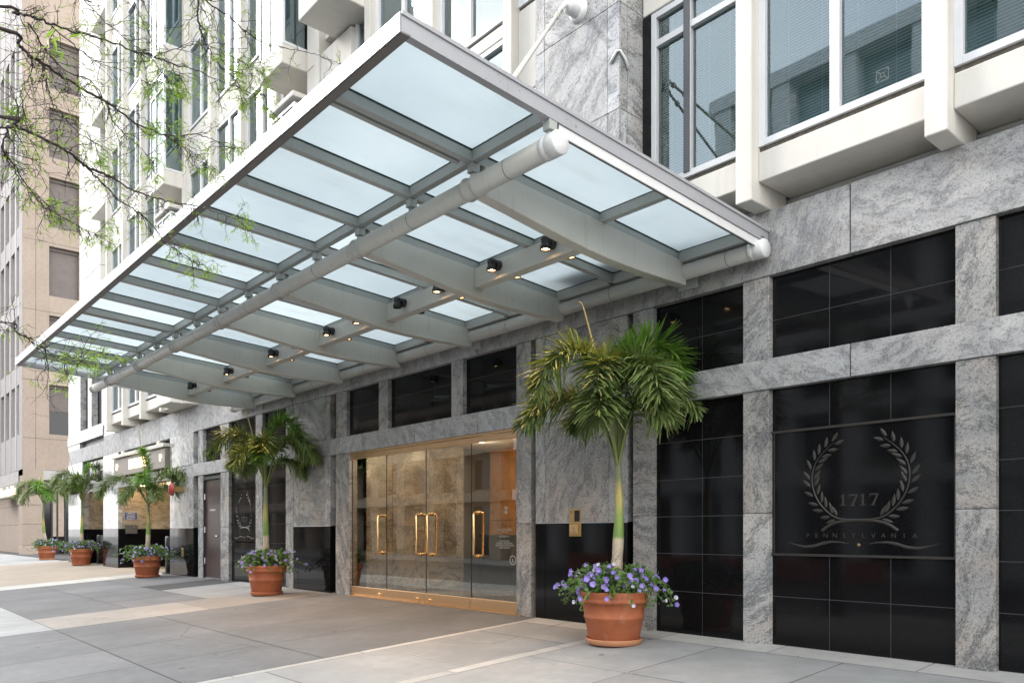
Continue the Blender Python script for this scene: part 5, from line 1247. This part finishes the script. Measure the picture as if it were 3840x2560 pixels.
for th,d0,d1,pl,root in BR_:
    pts=[]
    for i,(x,y) in enumerate(pl):
        f=i/(len(pl)-1); pts.append(ray_at(x*kk,y*kk,d0+(d1-d0)*f+.10*math.sin(i*1.7)*(i>0)))
    n0=len(pts)
    if root=='t': z=max(2.2,min(5.0,pts[0].z+.15)); pts=[TP+Vector((0,0,z-TP.z)),TP.lerp(pts[0],.5)*1.0+Vector((0,0,0))]+pts; pts[1].z=(z*.5+pts[2].z*.5)+.12
    if root=='u': pts=[TP+Vector((.0,0,6.2)),(TP+Vector((0,0,6.2))).lerp(pts[0],.55)+Vector((0,0,.35))]+pts
    q=catmull(pts,7*len(pts)); nq=len(q)-1
    b=MB(); b.smooth=True
    b.tube([p+Vector((rt.gauss(0,.004),rt.gauss(0,.004),rt.gauss(0,.004))) for p in q],[max(.0020,min(.013,.60*th)*(1-.84*i/nq)) for i in range(nq+1)],6); b.build('branch',M['twig'],tree,origin=TP)
    # twigs along the visible part
    i0=int(nq*(1-n0/len(pts)))
    for i in range(max(2,i0),nq+1):
        T_=(q[min(i+1,nq)]-q[max(i-1,0)]).normalized()
        seg=(q[min(i+1,nq)]-q[i]).length if i<nq else .1
        for _ in range(1+(rt.random()<seg*5)):
            if rt.random()<.40:
                dv=(T_*.7+Vector((rt.gauss(0,.55),rt.gauss(0,.55),rt.gauss(-.05,.5)))).normalized()
                f=i/nq; twiglet(q[i],dv,rt.uniform(.09,.28)*(1.1-.35*f),rt,0,.05+.14*f*f)
    for _ in range(3): twiglet(q[-1],((q[-1]-q[-2]).normalized()+Vector((rt.gauss(0,.4),rt.gauss(0,.4),rt.gauss(0,.4)))).normalized(),.14,rt,0,.7)
twig.build('twigs',M['twig'],tree,origin=TP,recalc=False); leaf.build('foliage',M['oak'],tree,origin=TP,recalc=False)
# a few larger near leaves
big=MB()
for i in range(16):
    c=ray_at((205+rt.gauss(45,28))*kk,(175+rt.gauss(20,18))*kk,3.6+rt.uniform(-.1,.1)); L=rt.uniform(.05,.085)
    d1=Vector((rt.gauss(.1,.5),rt.gauss(.1,.5),rt.gauss(-.5,.5))).normalized(); d2=d1.cross(Vector((rt.gauss(0,1),rt.gauss(0,1),rt.gauss(0,1)))).normalized()*L*.1
    big.cur=(rt.uniform(.02,.98),0,0); big.poly([c,c+d1*L*.45+d2,c+d1*L,c+d1*L*.45-d2])
big.build('near_leaves',M['oak'],tree,origin=TP,recalc=False)

# ------------------------------------------------------------------ across the street: what the polished stone and glass mirror
def opp(name,label,x0,x1,y,h,mat,cmat,pitch,cw):
    t=thing(name,label,'building',((x0+x1)/2,y-8,-.9)); r_=random.Random(int(abs(x0)))
    mb=MB(); mb.slab(); mb.box(x0,x1,y-16,y-.9,-1,h); mb.build('wall',mat,t)
    mb=MB(); x=x0+.2
    while x<x1-cw: mb.box(x,x+cw,y-.9,y,-1,h-1.2); x+=pitch
    mb.build('column',cmat,t)
    for z in (3.4,7.0,10.6,14.2,h-1.2):
        if z<h: 
            mb=MB(); mb.box(x0-.1,x1+.1,y-.95,y+.12,z,z+.75); mb.build('cornice',cmat,t)
    x=x0+.2; 
    while x<x1-pitch:
        for z0,z1 in ((-.6,3.1),(4.4,6.7),(8.0,10.3),(11.6,13.9)):
            if z1<h-1: 
                mb=MB(); mb.box(x+cw+.15,x+pitch-.15,y-.92,y-.88,z0,z1); mb.build('window',M['dkwin'],t)
        x+=pitch
opp('pale_column_building','blue green glass building with white columns across the street',-25,-7,-30,25,M['teal'],M['curtain'],3.4,.9)
opp('low_column_building','lower glass block with white columns across the street',-42,-26,-30,15.5,M['teal'],M['curtain'],3.4,.9)
opp('limestone_building','beige limestone building with wide cornices across the street, left of the column building',-112,-43,-30,17,M['beige'],M['beige'],4.2,1.1)
opp('glass_block','dark glass office block across the street, right of the column building',-6,40,-31,9,M['dkwin'],M['beige'],4.2,1.0)
t=thing('construction_barrier','low orange red barrier along the far kerb','barrier',(-22,-23.4,-.9)); mb=MB()
for i in range(10): mb.box(-30+i*1.7,-30+i*1.7+1.5,-23.6,-23.4,-.85,.0)
mb.build('panels',plain('orange_red_plastic',(.5,.09,.04),.5),t)
for i,(x,y) in enumerate(((3.5,-20.5),(-5.0,-20.7),(11,-20.4))):
    r_=random.Random(40+i); b=Vector((x,y-4,-.9)); t=thing('street_tree','leafy street tree on the far pavement','tree',b,'trees on the far pavement')
    mb=MB(); mb.smooth=True; mb.tube([b,b+Vector((.1,0,2.5)),b+Vector((0,.1,5)),b+Vector((.1,0,8))],[.16,.13,.1,.03],8); mb.build('trunk',M['twig'],t)
    mb=MB()
    for j in range(900):
        c=b+Vector((r_.gauss(0,1.5),r_.gauss(0,1.5),6+r_.gauss(0,1.5))); d1=Vector((r_.gauss(0,1),r_.gauss(0,1),r_.gauss(0,1))).normalized()*.22; d2=d1.cross(Vector((r_.gauss(0,1),r_.gauss(0,1),1))).normalized()*.1
        mb.cur=(r_.uniform(.02,.98),0,0); mb.poly([c,c+d1+d2,c+d1*2,c+d1-d2])
    mb.build('crown',M['oak'],t,recalc=False)

# a little leaf litter on the pavement
rl=random.Random(77); mb=MB()
for i in range(70):
    x=rl.uniform(-12,-1.5); y=rl.choice((rl.uniform(-.5,.0),rl.uniform(-4.5,-.3),rl.uniform(-3,-.3))); z=gz(y)+.006; an=rl.uniform(0,6.28); L=rl.uniform(.012,.03)
    d1=Vector((math.cos(an),math.sin(an),rl.uniform(0,.25)))*L; d2=Vector((-math.sin(an),math.cos(an),0))*L*.28; p=Vector((x,y,z)); mb.cur=(rl.uniform(.02,.98),0,0)
    mb.poly([p,p+d1*.5+d2,p+d1,p+d1*.5-d2])
o=mb.build('leaf_litter',plain('dry_leaf',(.13,.085,.045),.8,var=.4,vscale=9),recalc=False); tag(o,'scattered dry leaf bits on the pavement before the doors','leaf litter',None,'stuff')
